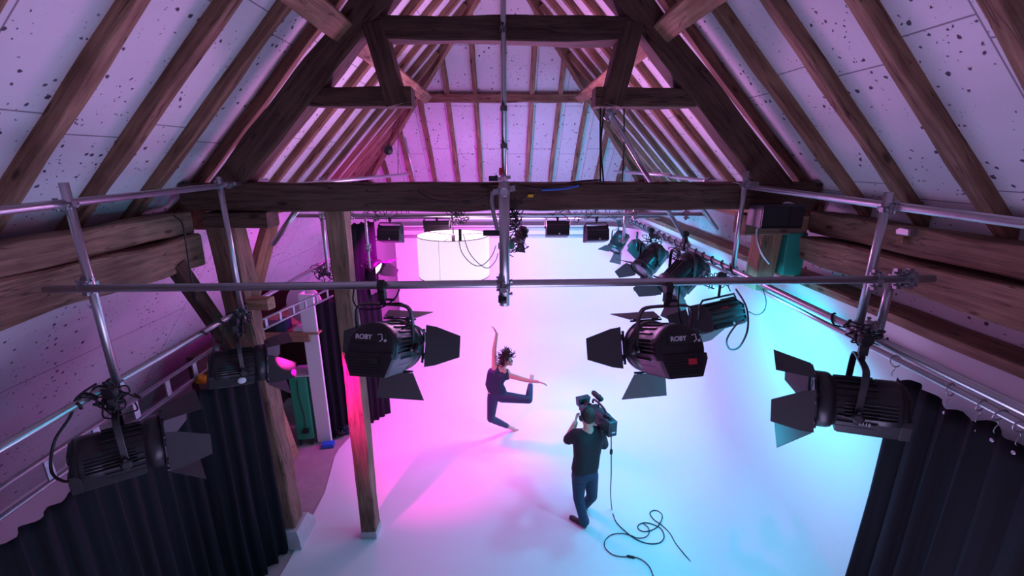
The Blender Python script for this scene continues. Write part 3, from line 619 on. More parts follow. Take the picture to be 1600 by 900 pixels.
    # clamp
    mb = MB(); mb.cyl((0, 0, .245), (0, 0, D * -1 - .03), .012, seg=10, mx=m0); mb.box((0, 0, drop - .055), (.035, .04, .05), m0)
    mb.lathe([(TR * 1.05 / sc, -.018), (TR * 1.6 / sc, -.018), (TR * 1.6 / sc, .018), (TR * 1.05 / sc, .018)], (0, 0, drop), (math.cos(R(pan)), math.sin(R(pan)), 0) if ledge is None else (Matrix.Rotation(R(pan), 3, 'Z') @ Vector(ledge)), 16, m0)
    mb.lathe([(.017, 0), (.017, .02), (.01, .03)], (0, 0, .25), (0, 0, 1), 10, m0); mb.box((.045, 0, .275), (.05, .012, .012), m0)
    mb.build('hook_clamp', 'blackm', root, bevel=.002)
    # barn doors: ring + four leaves
    mb = MB(); mb.lathe([(.140, .17), (.158, .17), (.158, .182), (.140, .182)], (0, 0, 0), (0, 1, 0), 32, mt, cap=False)
    for a in range(4):
        q = Matrix.Rotation(R(90 * a), 4, 'Y'); mb.box((0, .178, .155), (.2, .012, .012), mt @ q)
        for t in (-.06, .06): mb.cyl((t - .02, .18, .162), (t + .02, .18, .162), .006, seg=8, mx=mt @ q)
    mb.build('door_frame', 'rim', root)
    for a, (ang_, wi, wo, ln) in enumerate([(doors[0], .20, .30, .19), (doors[1], .25, .13, .21), (doors[2], .20, .30, .19), (doors[3], .25, .13, .21)]):
        if ang_ is None: continue
        q = Matrix.Rotation(R(90 * a), 4, 'Y') @ Matrix.Translation((0, .182, .165)) @ Matrix.Rotation(R(ang_), 4, 'X')
        mb = MB()
        poly = [(-wi / 2, 0), (wi / 2, 0), (wo / 2 if wo > wi else wi / 2, ln * .35 if wo < wi else ln), (wo / 2, ln), (-wo / 2, ln), (-wo / 2 if wo > wi else -wi / 2, ln * .35 if wo < wi else ln)]
        if wo > wi: poly = [(-wi / 2, 0), (wi / 2, 0), (wo / 2, ln), (-wo / 2, ln)]
        else: poly = [(-wi / 2, 0), (wi / 2, 0), (wi / 2 - .01, ln * .3), (wo / 2, ln), (-wo / 2, ln), (-wi / 2 + .01, ln * .3)]
        mb.prism(poly, -.0015, .0015, 'z', mt @ q)
        mb.build('barn_door', 'door', root)
    tag(root, label, 'spotlight', group); return root
# placed spotlights -------------------------------------------------
FL = {}
FL['cl'] = fresnel('black spotlight with a broad side door hanging left of centre on the cross rail', PY(604, 541, 2.62), 8, 20, 1.12, .35, doors=(12, 66, 64, 78), accent='blackm', ledge=(1, 0, 0))
FL['cr'] = fresnel('black spotlight with a red label hanging right of centre on the cross rail', PY(1035, 543, 2.62), -9, 20, 1.12, .35, doors=(12, 78, 58, 66), ledge=(1, 0, 0))
FL['r'] = fresnel('large black spotlight with an orange label below the right rail', PX(1330, 628, 2.16), -62, 6, 1.15, .36, doors=(14, 60, 30, 14), accent='orange', brand='', ledge=(0, 1, 0))
FL['l'] = fresnel('large dark spotlight below the left rail in front of the curtain', PX(196, 702, -2.45), 50, 4, 1.12, .36, doors=(14, 14, 30, 50), accent='blackm', brand='', ledge=(0, 1, 0))
FL['lm'] = fresnel('dark spotlight beside the left roof post with a round white label', PX(378, 570, -2.45), 58, 6, 1.12, .38, doors=(14, 25, 30, 50), accent='blackm', brand='', ledge=(0, 1, 0))
FL['lf'] = fresnel('far left spotlight with a glowing lens beside the tall curtain', PY(574, 412, 7.3), 105, 32, 1.15, .30, doors=(40, 45, 45, 30), lens='lensmag', accent='blackm', brand='', ledge=(0, 1, 0))
# smaller spotlights on the right rail, seen from behind, pointing down and left
for i, (p, pan, tilt, sc, brand, acc, lab, drs) in enumerate([
    (PX(965, 379, 2.18), -125, 52, .95, '', 'blackm', 'farthest small spotlight on the right rail with one door hanging', (30, None, 20, None)),
    (PX(1014, 408, 2.15), -118, 42, 1.15, '', 'redl', 'spotlight on the right rail with a red panel, second from the large floodlight', (55, 45, 30, 45)),
    (PX(1064, 432, 2.15), -112, 40, 1.3, '', 'blackm', 'spotlight on the right rail, third from the far end, next to the large floodlight', (60, 45, 40, 45))]):
    o = fresnel('black ' + lab, p, pan, tilt, sc, .40, doors=drs, accent=acc, brand=brand, ledge=(0, 1, 0))
mb = MB(); mb.box((-.186, 0, -.25), (.004, .026, .13)); mb.build('label_plate', 'printb', FL['l'])['label'] = 'blue label strip'
text_obj('E115', .03, 'print', FL['r'], Matrix.Translation((-.158, -.05, -.47)) @ Matrix.Rotation(R(-90), 4, 'Z') @ Matrix.Rotation(R(90), 4, 'X'))
# round white label on the post-side spotlight
mb = MB(); mb.lathe([(.0005, .006), (.032, .006), (.034, .003), (.034, 0)], (.137, -.02, -.52), (1, 0, -.2), 20); mb.build('round_label', 'print', FL['lm'])['label'] = 'round white label'
mb = MB(); mb.box((.125, .06, -.415), (.004, .02, .045)); mb.build('label_plate', 'orange', FL['r'])['label'] = 'small orange label'
def flood(label, c, pan, tilt, w=.32, drop=.26, strip='rim', ax=(1, 0, 0), name='softlight', group=None):
    """boxy soft light: ribbed wedge housing, open face downwards/forwards, small boss on the lower lip"""
    c = Vector(c)
    if drop is None: c.y = 6.8; drop = 3.66 - c.z
    root = empty(name, c + Vector((0, 0, drop)), R(-pan)); mt = Matrix.Translation((0, 0, -drop)) @ rot_tilt(tilt)
    mb = MB(); mb.prism([(-.10, -.10), (-.12, .03), (-.05, .11), (.07, .12), (.13, -.11), (.11, -.125), (-.09, -.125)], -w / 2, w / 2, 'x', mt); mb.build('housing', 'black', root, bevel=.006)
    mb = MB()
    for k, (y, z) in enumerate([(-.108, -.05), (-.116, .0), (-.09, .065), (-.06, .10)]): mb.box((0, y - .004, z), (w * .98, .012, .012), mt)
    for s in (-1, 1): mb.prism([(-.11, -.11), (-.13, .035), (-.055, .12), (.075, .13), (.14, -.115)], s * w / 2 - .004, s * w / 2 + .004, 'x', mt)
    mb.build('rib', 'blackm', root)
    mb = MB(); mb.box((0, -.112, -.10), (w * .96, .02, .03), mt); mb.build('lower_lip', strip, root)
    mb = MB(); mb.lathe([(.012, 0), (.012, .006), (.0005, .01)], (.02, -.123, -.10), (0, -1, 0), 12, mt); mb.build('boss', 'print', root)['label'] = 'small round pale boss'
    mb = MB(); y = w / 2 + .02
    mb.tube([(-y, 0, -drop), (-y, 0, -drop + .12), (-y + .03, 0, -drop + .16), (y - .03, 0, -drop + .16), (y, 0, -drop + .12), (y, 0, -drop)], .009, 8); mb.build('yoke', 'black', root)
    mb = MB(); mb.cyl((0, 0, -drop + .155), (0, 0, -.02), .011, seg=8); mb.lathe([(TR * 1.05, -.016), (TR * 1.6, -.016), (TR * 1.6, .016), (TR * 1.05, .016)], (0, 0, 0), ax, 14); mb.box((0, 0, -.045), (.035, .035, .035)); mb.build('hook_clamp', 'blackm', root)
    tag(root, label, 'floodlight', group); return root
for i, (px, lab) in enumerate([(612, 'leftmost, beside the hanging lampshade'), (684, 'half hidden behind the hanging lampshade'), (870, 'just right of the central drop tube'), (930, 'at the far end of the right rail')]):
    flood('black boxy softlight on the rear lamp grid, ' + lab, PY(px, 364 if px in (612, 930) else 356, 6.85), [6, -3, 0, -6][i], 18, .33 if i != 1 else .36, None, group='softlights on the rear grid')
# narrow shuttered light between the first two on the right rail
flood('narrow slanting softlight between the two farthest spotlights on the right rail', PX(994, 388, 2.2), -75, 60, .40, .24, ax=(0, 1, 0))
g = flood('large ribbed floodlight below the right rail near the tie beam end', PX(1120, 486, 2.02), -28, 30, .42, .34, strip='rim', ax=(.5, 1, 0), name='floodlight')
g.scale = (1.12,) * 3
mb = MB(); mb.prism([(-.05, 0), (.0, .01), (.05, .0), (.03, .02), (-.03, .02)], 0, .003, 'z', Matrix.Translation((-.03, -.10, -.25)) @ Matrix.Rotation(R(40), 4, 'X')); mb.build('emblem', 'redl', g)['label'] = 'red emblem'
mb = MB()
for s, a in ((-1, 50), (1, 50)):
    q = Matrix.Translation((0, 0, -.34)) @ rot_tilt(30) @ Matrix.Translation((s * .21, .10, 0)) @ Matrix.Rotation(R(-s * 35), 4, 'Z'); mb = MB(); mb.prism([(0, -.13), (.17, -.10), (.17, .10), (0, .11)], -.002, .002, 'x', q); mb.build('barn_door', 'black', g)
q = Matrix.Translation((0, 0, -.34)) @ rot_tilt(30) @ Matrix.Translation((0, .12, -.13)) @ Matrix.Rotation(R(-25), 4, 'X'); mb = MB(); mb.prism([(-.2, 0), (.2, 0), (.17, .17), (-.17, .17)], -.002, .002, 'z', q); mb.build('barn_door', 'black', g)
# small barn-doored lamp in the centre
fresnel('small tilted spotlight just right of the central drop tube', PY(814, 368, 5.75), -150, 48, .5, .45, doors=(30, 40, 30, 40), brand='', accent='blackm')
# ------------------------------------------------------------------ DRUM LAMP
DC = Vector((-0.68, 5.95, 0)); root = empty('drum_lamp', (DC.x, DC.y, 3.70)); zt, zb, rd = 3.53, 2.985, .475
mb = MB(); pr = [(rd, zt - 3.70), (rd, zb - 3.70), (rd - .008, zb - 3.70), (rd - .008, zt - 3.70)]
mb.lathe(pr + [pr[0]], (0, 0, 0), (0, 0, 1), 64, cap=False); mb.build('lamp_shade', 'shade', root)
mb = MB()
for z in (zt, zb): mb.tube([(rd * math.cos(2 * math.pi * k / 64), rd * math.sin(2 * math.pi * k / 64), z - 3.70) for k in range(64)], .005, 6, closed=True)
mb.build('shade_rim', 'trimd', root)
mb = MB(); mb.lathe([(.0005, zb - 3.68), (rd - .012, zb - 3.68)], (0, 0, 0), (0, 0, 1), 48, cap=False); mb.build('diffuser', 'shade', root)
mb = MB()
for k in range(3):
    a = 2 * math.pi * k / 3 + .4; mb.cyl((0, 0, zt - 3.70), (rd * math.cos(a), rd * math.sin(a), zt - 3.70), .004, seg=6)
mb.build('spider', 'trimd', root)
mb = MB(); mb.cyl((0, 0, -.16), (0, 0, .12), .008, seg=8); mb.cyl((0, 0, -.34), (0, 0, -.17), .025, seg=12); mb.build('socket', 'blackm', root)
mb = MB(); mb.sphere((0, 0, -.42), (.07, .07, .09)); mb.build('bulb', 'shade', root)
mb = MB(); mb.cyl((rd + .001, -.0, zb - 3.70), (rd + .001, 0, zt - 3.70), .002, seg=6, mx=Matrix.Rotation(R(-106), 4, 'Z')); mb.build('seam', 'cream', root)
tag(root, 'large glowing white drum lampshade hanging under the lamp grid', 'lamp')
for p, pw in (((DC.x, DC.y, 3.25), 1),):
    l = bpy.data.lights.new('drum_light', 'POINT'); l.energy = 22; l.color = (1, .45, .92); l.shadow_soft_size = .2
    o = bpy.data.objects.new('drum_light', l); col.objects.link(o); o.location = (DC.x, DC.y, 3.62)
    l2 = bpy.data.lights.new('drum_light', 'AREA'); l2.energy = 14; l2.color = (1, .40, .95); l2.shape = 'DISK'; l2.size = .85
    o = bpy.data.objects.new('drum_light', l2); col.objects.link(o); o.location = (DC.x, DC.y, zb - .02)
# power strips of the drum lamp
mb = MB(); mb.box((0, 0, 0), (.035, .03, .14), Matrix.Translation(PY(719, 367, 5.42))); tag(mb.build('inline_plug', 'blackm', bevel=.004), 'black inline plug hanging in front of the lampshade', 'plug')
mb = MB(); mb.box((0, 0, 0), (.105, .04, .03), Matrix.Translation(PY(769, 364, 2.63))); tag(mb.build('power_strip', 'blackm', bevel=.004), 'black horizontal box beside the lampshade and the central drop tube', 'box')
mb = MB(); mb.box((0, 0, 0), (.095, .04, .035), Matrix.Translation(PY(791, 384, 2.64))); tag(mb.build('junction_box', 'green', bevel=.004), 'small green junction box behind the central drop tube', 'box')
# ------------------------------------------------------------------ PEOPLE
def capsule(mb, a, b, ra, rb=None, seg=14):
    a = Vector(a); b = Vector(b); rb = ra if rb is None else rb
    mb.sphere(a, ra, seg, 8); mb.sphere(b, rb, seg, 8)
    if (b - a).length > 1e-4: mb.cyl(a, b, ra, rb, seg)
def chain(mb, pts, rs):
    for i in range(len(pts) - 1): capsule(mb, pts[i], pts[i + 1], rs[i], rs[i + 1])
def torso(mb, rows, n=10):
    """rows: (centre, half spacing, radius, across-vector)"""
    for i in range(len(rows) - 1):
        (c0, h0, r0, a0), (c1, h1, r1, a1) = rows[i], rows[i + 1]
        for k in range(n + 1):
            t = k / n; c = Vector(c0).lerp(Vector(c1), t); h = h0 + (h1 - h0) * t; r = r0 + (r1 - r0) * t; a = Vector(a0).lerp(Vector(a1), t).normalized()
            capsule(mb, c - a * h, c + a * h, r, r, 14)
def skin(mb, name, material, parent, base, vox=.008, sm=4):
    mb.v = [tuple(Vector(v) - Vector(base)) for v in mb.v]
    o = mb.build(name, material, parent)
    r = o.modifiers.new('remesh', 'REMESH'); r.mode = 'VOXEL'; r.voxel_size = vox; r.use_smooth_shade = True
    s = o.modifiers.new('smooth', 'SMOOTH'); s.factor = .5; s.iterations = sm
    return o
def hand(mb, wrist, direc, palmn, side=1, L=.17, curl=.35, spread=.10):
    """palm plus four unequal fingers and a thumb; direc = pointing direction, palmn = palm normal"""
    w = Vector(wrist); d = Vector(direc).normalized(); n = Vector(palmn); n = (n - d * n.dot(d)).normalized(); s = d.cross(n) * side
    palm = w + d * L * .25
    for t in (-.6, -.2, .2, .6): capsule(mb, w + d * .01 + s * t * .018, w + d * L * .46 + s * t * .036, .013, .0125, 10)
    for k, (t, ln) in enumerate([(-1.0, .36), (-.34, .44), (.33, .48), (1.0, .44)]):
        a = w + d * L * .45 + s * t * .031; dd = (d + s * t * spread).normalized(); rr = .0085
        c = curl * (1 + .2 * k); p1 = a + dd * L * ln * .45
        d2 = (dd * math.cos(c) + n * math.sin(c)).normalized(); p2 = p1 + d2 * L * ln * .32
        d3 = (dd * math.cos(2 * c) + n * math.sin(2 * c)).normalized(); p3 = p2 + d3 * L * ln * .23
        chain(mb, [a, p1, p2, p3], [.0095, rr, rr * .95, rr * .85])
    a = w + d * L * .14 + s * .024; dt = (d * .7 + s * .75 + n * .25).normalized(); p1 = a + dt * L * .2; p2 = p1 + (dt + d * .5).normalized() * L * .17
    chain(mb, [a, p1, p2], [.013, .0105, .009])
def head_geo(mb, c, fwd, up, s=1.0):
    f = Vector(fwd).normalized(); u = Vector(up); u = (u - f * u.dot(f)).normalized(); r = f.cross(u)
    mx = Matrix((r, f, u)).transposed().to_4x4(); mx.translation = Vector(c); mx = mx @ Matrix.Scale(s, 4)
    mb.sphere((0, -.008, .025), (.074, .092, .088), 20, 14, mx)            # cranium
    mb.sphere((0, .022, -.035), (.056, .062, .068), 18, 12, mx)            # face
    mb.sphere((0, .050, -.088), (.026, .024, .022), 12, 8, mx)             # chin
    mb.cyl((0, .080, .008), (0, .098, -.028), .008, .014, 10, mx); mb.sphere((0, .096, -.030), (.015, .014, .011), 10, 8, mx)   # nose
    for q in (-1, 1):
        mb.sphere((q * .078, -.004, -.008), (.010, .020, .030), 10, 8, mx)  # ears
        mb.sphere((q * .030, .074, .026), (.022, .010, .007), 10, 6, mx)    # brow
        mb.sphere((q * .038, .058, -.03), (.022, .018, .02), 10, 6, mx)     # cheeks
    return mx
def face_parts(mx, root, base, smile=True):
    b = Matrix.Translation(-Vector(base))
    for q in (-1, 1):
        mb = MB(); mb.sphere((q * .028, .080, .010), (.013, .007, .006), 10, 8, b @ mx); mb.build('eye', 'eye', root)
        mb = MB(); mb.tube([(q * .012, .084, .030), (q * .028, .086, .034), (q * .044, .076, .028)], .003, 6, b @ mx); mb.build('eyebrow', 'hair1', root)
    mb = MB(); mb.tube(smoothpts([(-.024, .076, -.052), (-.012, .085, -.060), (0, .087, -.062), (.012, .085, -.060), (.024, .076, -.052)], 4), .0045, 8, b @ mx); mb.build('mouth', 'lip', root)
def shoe(root, base, heel, toe, name='shoe', L=.27, sc=1.0):
    h = Vector(heel); d = (Vector(toe) - h).normalized(); u = Vector((0, 0, 1)); r = d.cross(u).normalized(); u = r.cross(d)
    mx = Matrix.Translation(-Vector(base)) @ Matrix.Translation(h) @ Matrix((r, d, u)).transposed().to_4x4() @ Matrix.Scale(sc, 4)
    mb = MB(); mb.sphere((0, .02, .045), (.038, .05, .045), 14, 10, mx); mb.sphere((0, .10, .04), (.042, .09, .036), 14, 10, mx); mb.sphere((.003, .19, .032), (.045, .07, .03), 14, 10, mx); mb.cyl((0, .015, .05), (0, .0, .10), .042, .044, 14, mx)
    o = mb.build(name, 'shoe', root); r_ = o.modifiers.new('remesh', 'REMESH'); r_.mode = 'VOXEL'; r_.voxel_size = .008; r_.use_smooth_shade = True
    mb = MB(); mb.prism([(-.032, -.025), (.032, -.025), (.038, .08), (.046, .18), (.03, .25), (0, .262), (-.03, .25), (-.04, .18), (-.034, .08)], 0, .02, 'z', mx); mb.build('sole', 'sole', o, bevel=.004)
# ---- dancer, leaping
YD = 6.5
def D(x, y, dy=0): return PY(x, y, YD + dy)
base = Vector((D(790, 640).x, YD, .25)); dancer = empty('person', base)
hipc = D(777, 616); spine = D(772, 600); chest = D(777, 583); neckb = D(784, 574); head = D(793.5, 562.5, -.05)
shR = D(772.5, 576); shL = D(797, 587, -.03)
ac = (shL - shR).normalized(); ah = Vector((1, -.15, .10)).normalized()
body = MB()
torso(body, [(hipc, .065, .085, ah), (spine, .05, .078, ah), (chest + Vector((0, 0, -.02)), .065, .082, (ac + ah) * .5), (neckb + Vector((0, 0, -.045)), .085, .055, ac)], 6)
chain(body, [neckb + Vector((0, 0, -.04)), neckb, head + Vector((-.02, .03, -.06))], [.055, .044, .043])
mxh = head_geo(body, head, (.62, -.70, -.30), (-.42, -.15, .88), .93)
elR = D(772, 547); wrR = D(776, 521.5); chain(body, [shR, elR, wrR], [.046, .035, .024]); chain(body, [neckb + Vector((0, 0, -.05)), shR], [.05, .048])
hand(body, wrR, D(772, 513, -.02) - wrR, (-1, -.4, -.2), 1, .17, .30, .22)
elL = D(822, 594, -.16); wrL = D(840.5, 596.5, -.28); chain(body, [shL, elL, wrL], [.045, .034, .024]); chain(body, [neckb + Vector((0, 0, -.05)), shL], [.05, .046])
hand(body, wrL, D(853, 600, -.34) - wrL, (.1, -.5, -.8), 1, .17, .35, .24)
hR = D(770, 622); hL = D(785, 620, -.02); knR = D(767, 654, -.05); anR = D(794, 666.5, .20); knL = D(826, 624.5, -.12); anL = D(829, 600, .12)
chain(body, [hipc + Vector((-.05, 0, -.02)), hR, knR, anR], [.085, .085, .055, .036]); chain(body, [hipc + Vector((.05, 0, -.02)), hL, knL, anL], [.085, .085, .055, .036])
capsule(body, knR.lerp(anR, .3), knR.lerp(anR, .55), .052, .043); capsule(body, knL.lerp(anL, .3), knL.lerp(anL, .55), .052, .043)
ftR = D(809, 673.5, .26); ftL = D(831.5, 586, .20)
for an, ft in ((anR, ftR), (anL, ftL)):
    d = (ft - an).normalized(); chain(body, [an, an.lerp(ft, .5), ft - d * .03], [.034, .030, .022]); side = d.cross(Vector((0, 1, 0))).normalized()
    for t in (-1, -.5, 0, .5, 1): capsule(body, ft - d * .04 + side * t * .026, ft + d * (.008 - abs(t) * .008) + side * t * .03, .010, .008, 8)
skin(body, 'body', 'skin', dancer, base, .0075, 3); face_parts(mxh, dancer, base)
tk = MB(); e = .012
torso(tk, [(hipc + Vector((.0, 0, .055)), .062, .085 + e * .3, ah), (spine, .052, .080 + e, ah), (chest + Vector((0, 0, -.02)), .068, .084 + e, (ac + ah) * .5), (neckb + Vector((-.005, .0, -.105)), .085, .062 + e, ac)], 8)
for p in (shR.lerp(neckb, .42), shL.lerp(neckb, .40)):
    for q in (-1, 1):   # shoulder straps, front and back
        chain(tk, [chest + (p - neckb) * .75 + Vector((0, q * .055, .03)), p + Vector((0, q * .040, -.03)), p + Vector((0, 0, .028))], [.048, .036, .032])
skin(tk, 'tank_top', 'navy', dancer, base, .009, 4)
lg = MB(); torso(lg, [(hipc + Vector((0, 0, -.02)), .068, .096, ah), (hipc + Vector((0, 0, .02)), .066, .092, ah)], 4)
chain(lg, [hipc + Vector((-.05, 0, -.03)), hR, knR, knR.lerp(anR, .45), anR.lerp(knR, .10)], [.093, .094, .064, .056, .043]); chain(lg, [hipc + Vector((.05, 0, -.03)), hL, knL, knL.lerp(anL, .45), anL.lerp(knL, .10)], [.093, .094, .064, .056, .043])
skin(lg, 'leggings', 'leggings', dancer, base, .009, 4)
hr = MB(); rnd = random.Random(5)
hr.sphere((0, -.035, .045), (.085, .085, .082), 20, 12, mxh); hr.sphere((0, -.065, -.02), (.075, .06, .08), 16, 10, mxh)
for k in range(150):
    th = rnd.uniform(-.1, 2 * math.pi); ph = rnd.uniform(-.55, 1.45)
    dv = Vector((math.cos(th) * math.cos(ph), math.sin(th) * math.cos(ph), math.sin(ph)))
    if dv.y > .45 and dv.z < .62: continue
    st = Vector((0, -.025, .02)) + Vector((dv.x * .078, dv.y * .085, dv.z * .085)); ln = rnd.uniform(.07, .14); o2 = dv.orthogonal().normalized(); o3 = dv.cross(o2); drift = Vector((rnd.uniform(-.5, .5), rnd.uniform(-.6, .1), rnd.uniform(-.9, .3)))
    q = (dv + drift * .8).normalized(); pts = []; a0 = rnd.uniform(0, 6)
    for i in range(12):
        t = i / 11; pts.append(st + q * ln * t + (o2 * math.cos(a0 + t * 8) + o3 * math.sin(a0 + t * 8)) * .014 * (0.4 + t))
    hr.tube(pts, [.010 - .007 * i / 11 for i in range(12)], 5, mxh)
hr.v = [tuple(Vector(v) - base) for v in hr.v]; hr.build('curly_hair', 'hair1', dancer)
tag(dancer, 'barefoot woman in dark tank top and leggings leaping with one arm raised', 'person')
# ---- cameraman, seen from behind
YK = 4.66
def K(x, y, dy=0): return PY(x, y, YK + dy)
base = Vector((.97, 4.62, 0)); man = empty('person', base)
hd = K(917, 650); nk = K(919, 666); ch = K(919, 687, .0); ws = K(917, 712, .0); hp = K(914, 735, -.02)
ac = Vector((.93, .36, 0)).normalized(); fw = Vector((-.36, .93, 0))
sl = K(899, 679) ; sr = K(938, 681, .06)
b = MB(); torso(b, [(hp, .065, .100, ac), (ws, .060, .095, ac), (ch, .080, .100, ac), (nk + Vector((0, 0, -.10)), .11, .07, ac)], 5)
chain(b, [nk + Vector((0, 0, -.08)), nk, hd + Vector((0, 0, -.04))], [.07, .056, .054])
mxk = head_geo(b, hd, (-.42, .86, -.05), (.06, .04, 1), 1.0)
el = K(886, 688, .08); wl = K(899, 661, .30); chain(b, [sl, el, wl], [.058, .050, .034]); capsule(b, el.lerp(wl, .2), el.lerp(wl, .4), .046, .042)
hand(b, wl, K(901, 650, .40) - wl, (.7, .3, .2), -1, .18, .55, .08)
er = K(944, 697, .22); wr = K(936, 672, .42); chain(b, [sr, er, wr], [.058, .044, .030])
hand(b, wr, K(930, 664, .50) - wr, (-.6, .2, .4), 1, .18, .6, .06)
hl = K(905, 742, -.02); hr_ = K(923, 742, .02); kl = K(904, 778, .0); al = K(913, 813, -.03); kr = K(925, 775, .16); ar = K(919, 799, .28)
al = Vector((al.x, 4.63, .09)); ar = Vector((1.06, 4.93, .09))
chain(b, [hl, kl, al], [.09, .058, .04]); chain(b, [hr_, kr, ar], [.09, .058, .04])
skin(b, 'body', 'skin', man, base, .0085, 3)
ts = MB(); torso(ts, [(hp + Vector((0, 0, .05)), .068, .110, ac), (ws, .066, .107, ac), (ch, .086, .112, ac), (nk + Vector((0, 0, -.11)), .108, .082, ac)], 8)
for s_, e_, t in ((sl, el, .80), (sr, er, .8)): chain(ts, [nk.lerp(s_, .4) + Vector((0, 0, -.075)), s_, s_.lerp(e_, t)], [.08, .074, .066])
skin(ts, 't_shirt', 'tshirt', man, base, .010, 5)
jn = MB(); torso(jn, [(hp + Vector((0, 0, -.03)), .066, .106, ac), (hp + Vector((0, 0, .06)), .064, .102, ac)], 4)
chain(jn, [hl, kl, al.lerp(kl, .12)], [.097, .070, .058]); chain(jn, [hr_, kr, ar.lerp(kr, .12)], [.097, .070, .058])
chain(jn, [al.lerp(kl, .2), al + Vector((0, 0, .015))], [.062, .066]); chain(jn, [ar.lerp(kr, .2), ar + Vector((0, 0, .015))], [.062, .066])
skin(jn, 'jeans', 'jeans', man, base, .010, 4)
shoe(man, base, (al.x + .01, al.y + .0, .003), (al.x - .14, al.y + .14, .003), sc=.92); shoe(man, base, (ar.x, ar.y, .003), (ar.x - .02, ar.y + .2, .003), sc=.95)
h = MB(); h.sphere((0, -.016, .040), (.084, .098, .088), 22, 14, mxk); h.sphere((0, -.045, -.01), (.078, .062, .060), 18, 12, mxk)
h.v = [tuple(Vector(v) - base) for v in h.v]; o = h.build('short_hair', 'hair2', man)
r_ = o.modifiers.new('remesh', 'REMESH'); r_.mode = 'VOXEL'; r_.voxel_size = .007; r_.use_smooth_shade = True
face_parts(mxk, man, base)
tag(man, 'camera operator in black t-shirt and jeans standing with his back to us', 'person')
hp_root = empty('headphones', mxk.translation + Vector((0, 0, -.03)), 0); bb = Matrix.Translation(-hp_root.location) @ mxk
mb = MB(); pts = [(.094 * math.cos(a), -.015, .02 + .112 * math.sin(a)) for a in [math.pi * k / 24 for k in range(25)]]; mb.tube(pts, .008, 8, bb); mb.build('headband', 'blackm', hp_root)
for q in (-1, 1):
    mb = MB(); mb.lathe([(.028, -.008), (.036, 0), (.036, .014), (.026, .022), (.0005, .024)], (q * .082, -.008, -.008), (q, 0, 0), 20, bb); mb.build('ear_cup', 'black', hp_root)
tag(hp_root, 'black headphones worn by the camera operator', 'headphones')
# ---- shoulder video camera
A = K(950, 656, -.02); B = K(903, 641, .62); ax = (B - A); 
cx = Vector((ax.x, ax.y, 0)).normalized(); cc = K(938, 652, .10)
q = Matrix((Vector((cx.y, -cx.x, 0)), cx, Vector((0, 0, 1)))).transposed().to_4x4()
vc = empty('video_camera', cc); vc.matrix_world = Matrix.Translation(cc) @ q
mb = MB(); mb.prism([(-.16, -.07), (.20, -.07), (.22, .02), (.17, .085), (-.10, .095), (-.16, .06)], -.05, .05, 'x'); mb.build('body', 'camgrey', vc, bevel=.008)
mb = MB(); mb.box((0, -.215, -.005), (.115, .11, .19)); mb.build('battery', 'camgrey', vc, bevel=.01)
mb = MB(); mb.box((.0, -.272, -.045), (.06, .003, .012)); mb.build('marking', 'print', vc)
mb = MB(); mb.cyl((0, .20, -.01), (0, .37, -.01), .045, .052, 24); mb.cyl((0, .24, -.01), (0, .27, -.01), .058, seg=24); mb.build('lens', 'black', vc)
mb = MB(); mb.prism([(-.075, -.06), (.075, -.06), (.09, .06), (-.09, .06)], .37, .45, 'y'); mb.build('matte_box', 'camgrey', vc, bevel=.005)
mb = MB(); mb.tube(smoothpts([(0, -.10, .09), (0, -.09, .14), (0, .02, .165), (0, .16, .155), (0, .18, .10)], 5), .014, 10); mb.build('top_handle', 'black', vc)
mb = MB(); mb.cyl((-.03, .14, .02), (-.12, .17, .06), .013, seg=10); mb.box((-.16, .12, .07), (.06, .14, .06)); mb.lathe([(.028, 0), (.036, .03), (.036, .045)], (-.16, .05, .07), (0, -1, 0), 16); mb.build('viewfinder', 'camgrey', vc, bevel=.004)
mb = MB(); mb.lathe([(.010, 0), (.03, .012), (.034, .05), (.034, .17), (.028, .20), (.008, .212)], (.05, .06, .19), (0, 1, 0), 18); mb.build('microphone', 'blackm', vc)
mb = MB(); mb.tube([(.03, .10, .09), (.05, .12, .14), (.05, .13, .17)], .010, 8); mb.lathe([(.026, -.012), (.037, -.012), (.037, .012), (.026, .012)], (.05, .14, .19), (0, 1, 0), 16); mb.build('microphone_holder', 'black', vc)
mb = MB(); mb.box((0, -.04, -.085), (.09, .2, .03)); mb.build('shoulder_pad', 'blackm', vc, bevel=.01)
mb = MB(); mb.box((-.052, -.02, .01), (.004, .10, .05)); mb.cyl((-.05, -.10, .03), (-.058, -.10, .03), .012, seg=12); mb.build('side_panel', 'rim', vc)
mb = MB(); mb.cyl((0, -.20, .098), (0, -.20, .125), .02, seg=14); mb.box((0, -.14, .11), (.05, .08, .03)); mb.build('receiver', 'camgrey', vc, bevel=.004)
tag(vc, 'large shoulder video camera with microphone held by the operator', 'video camera')
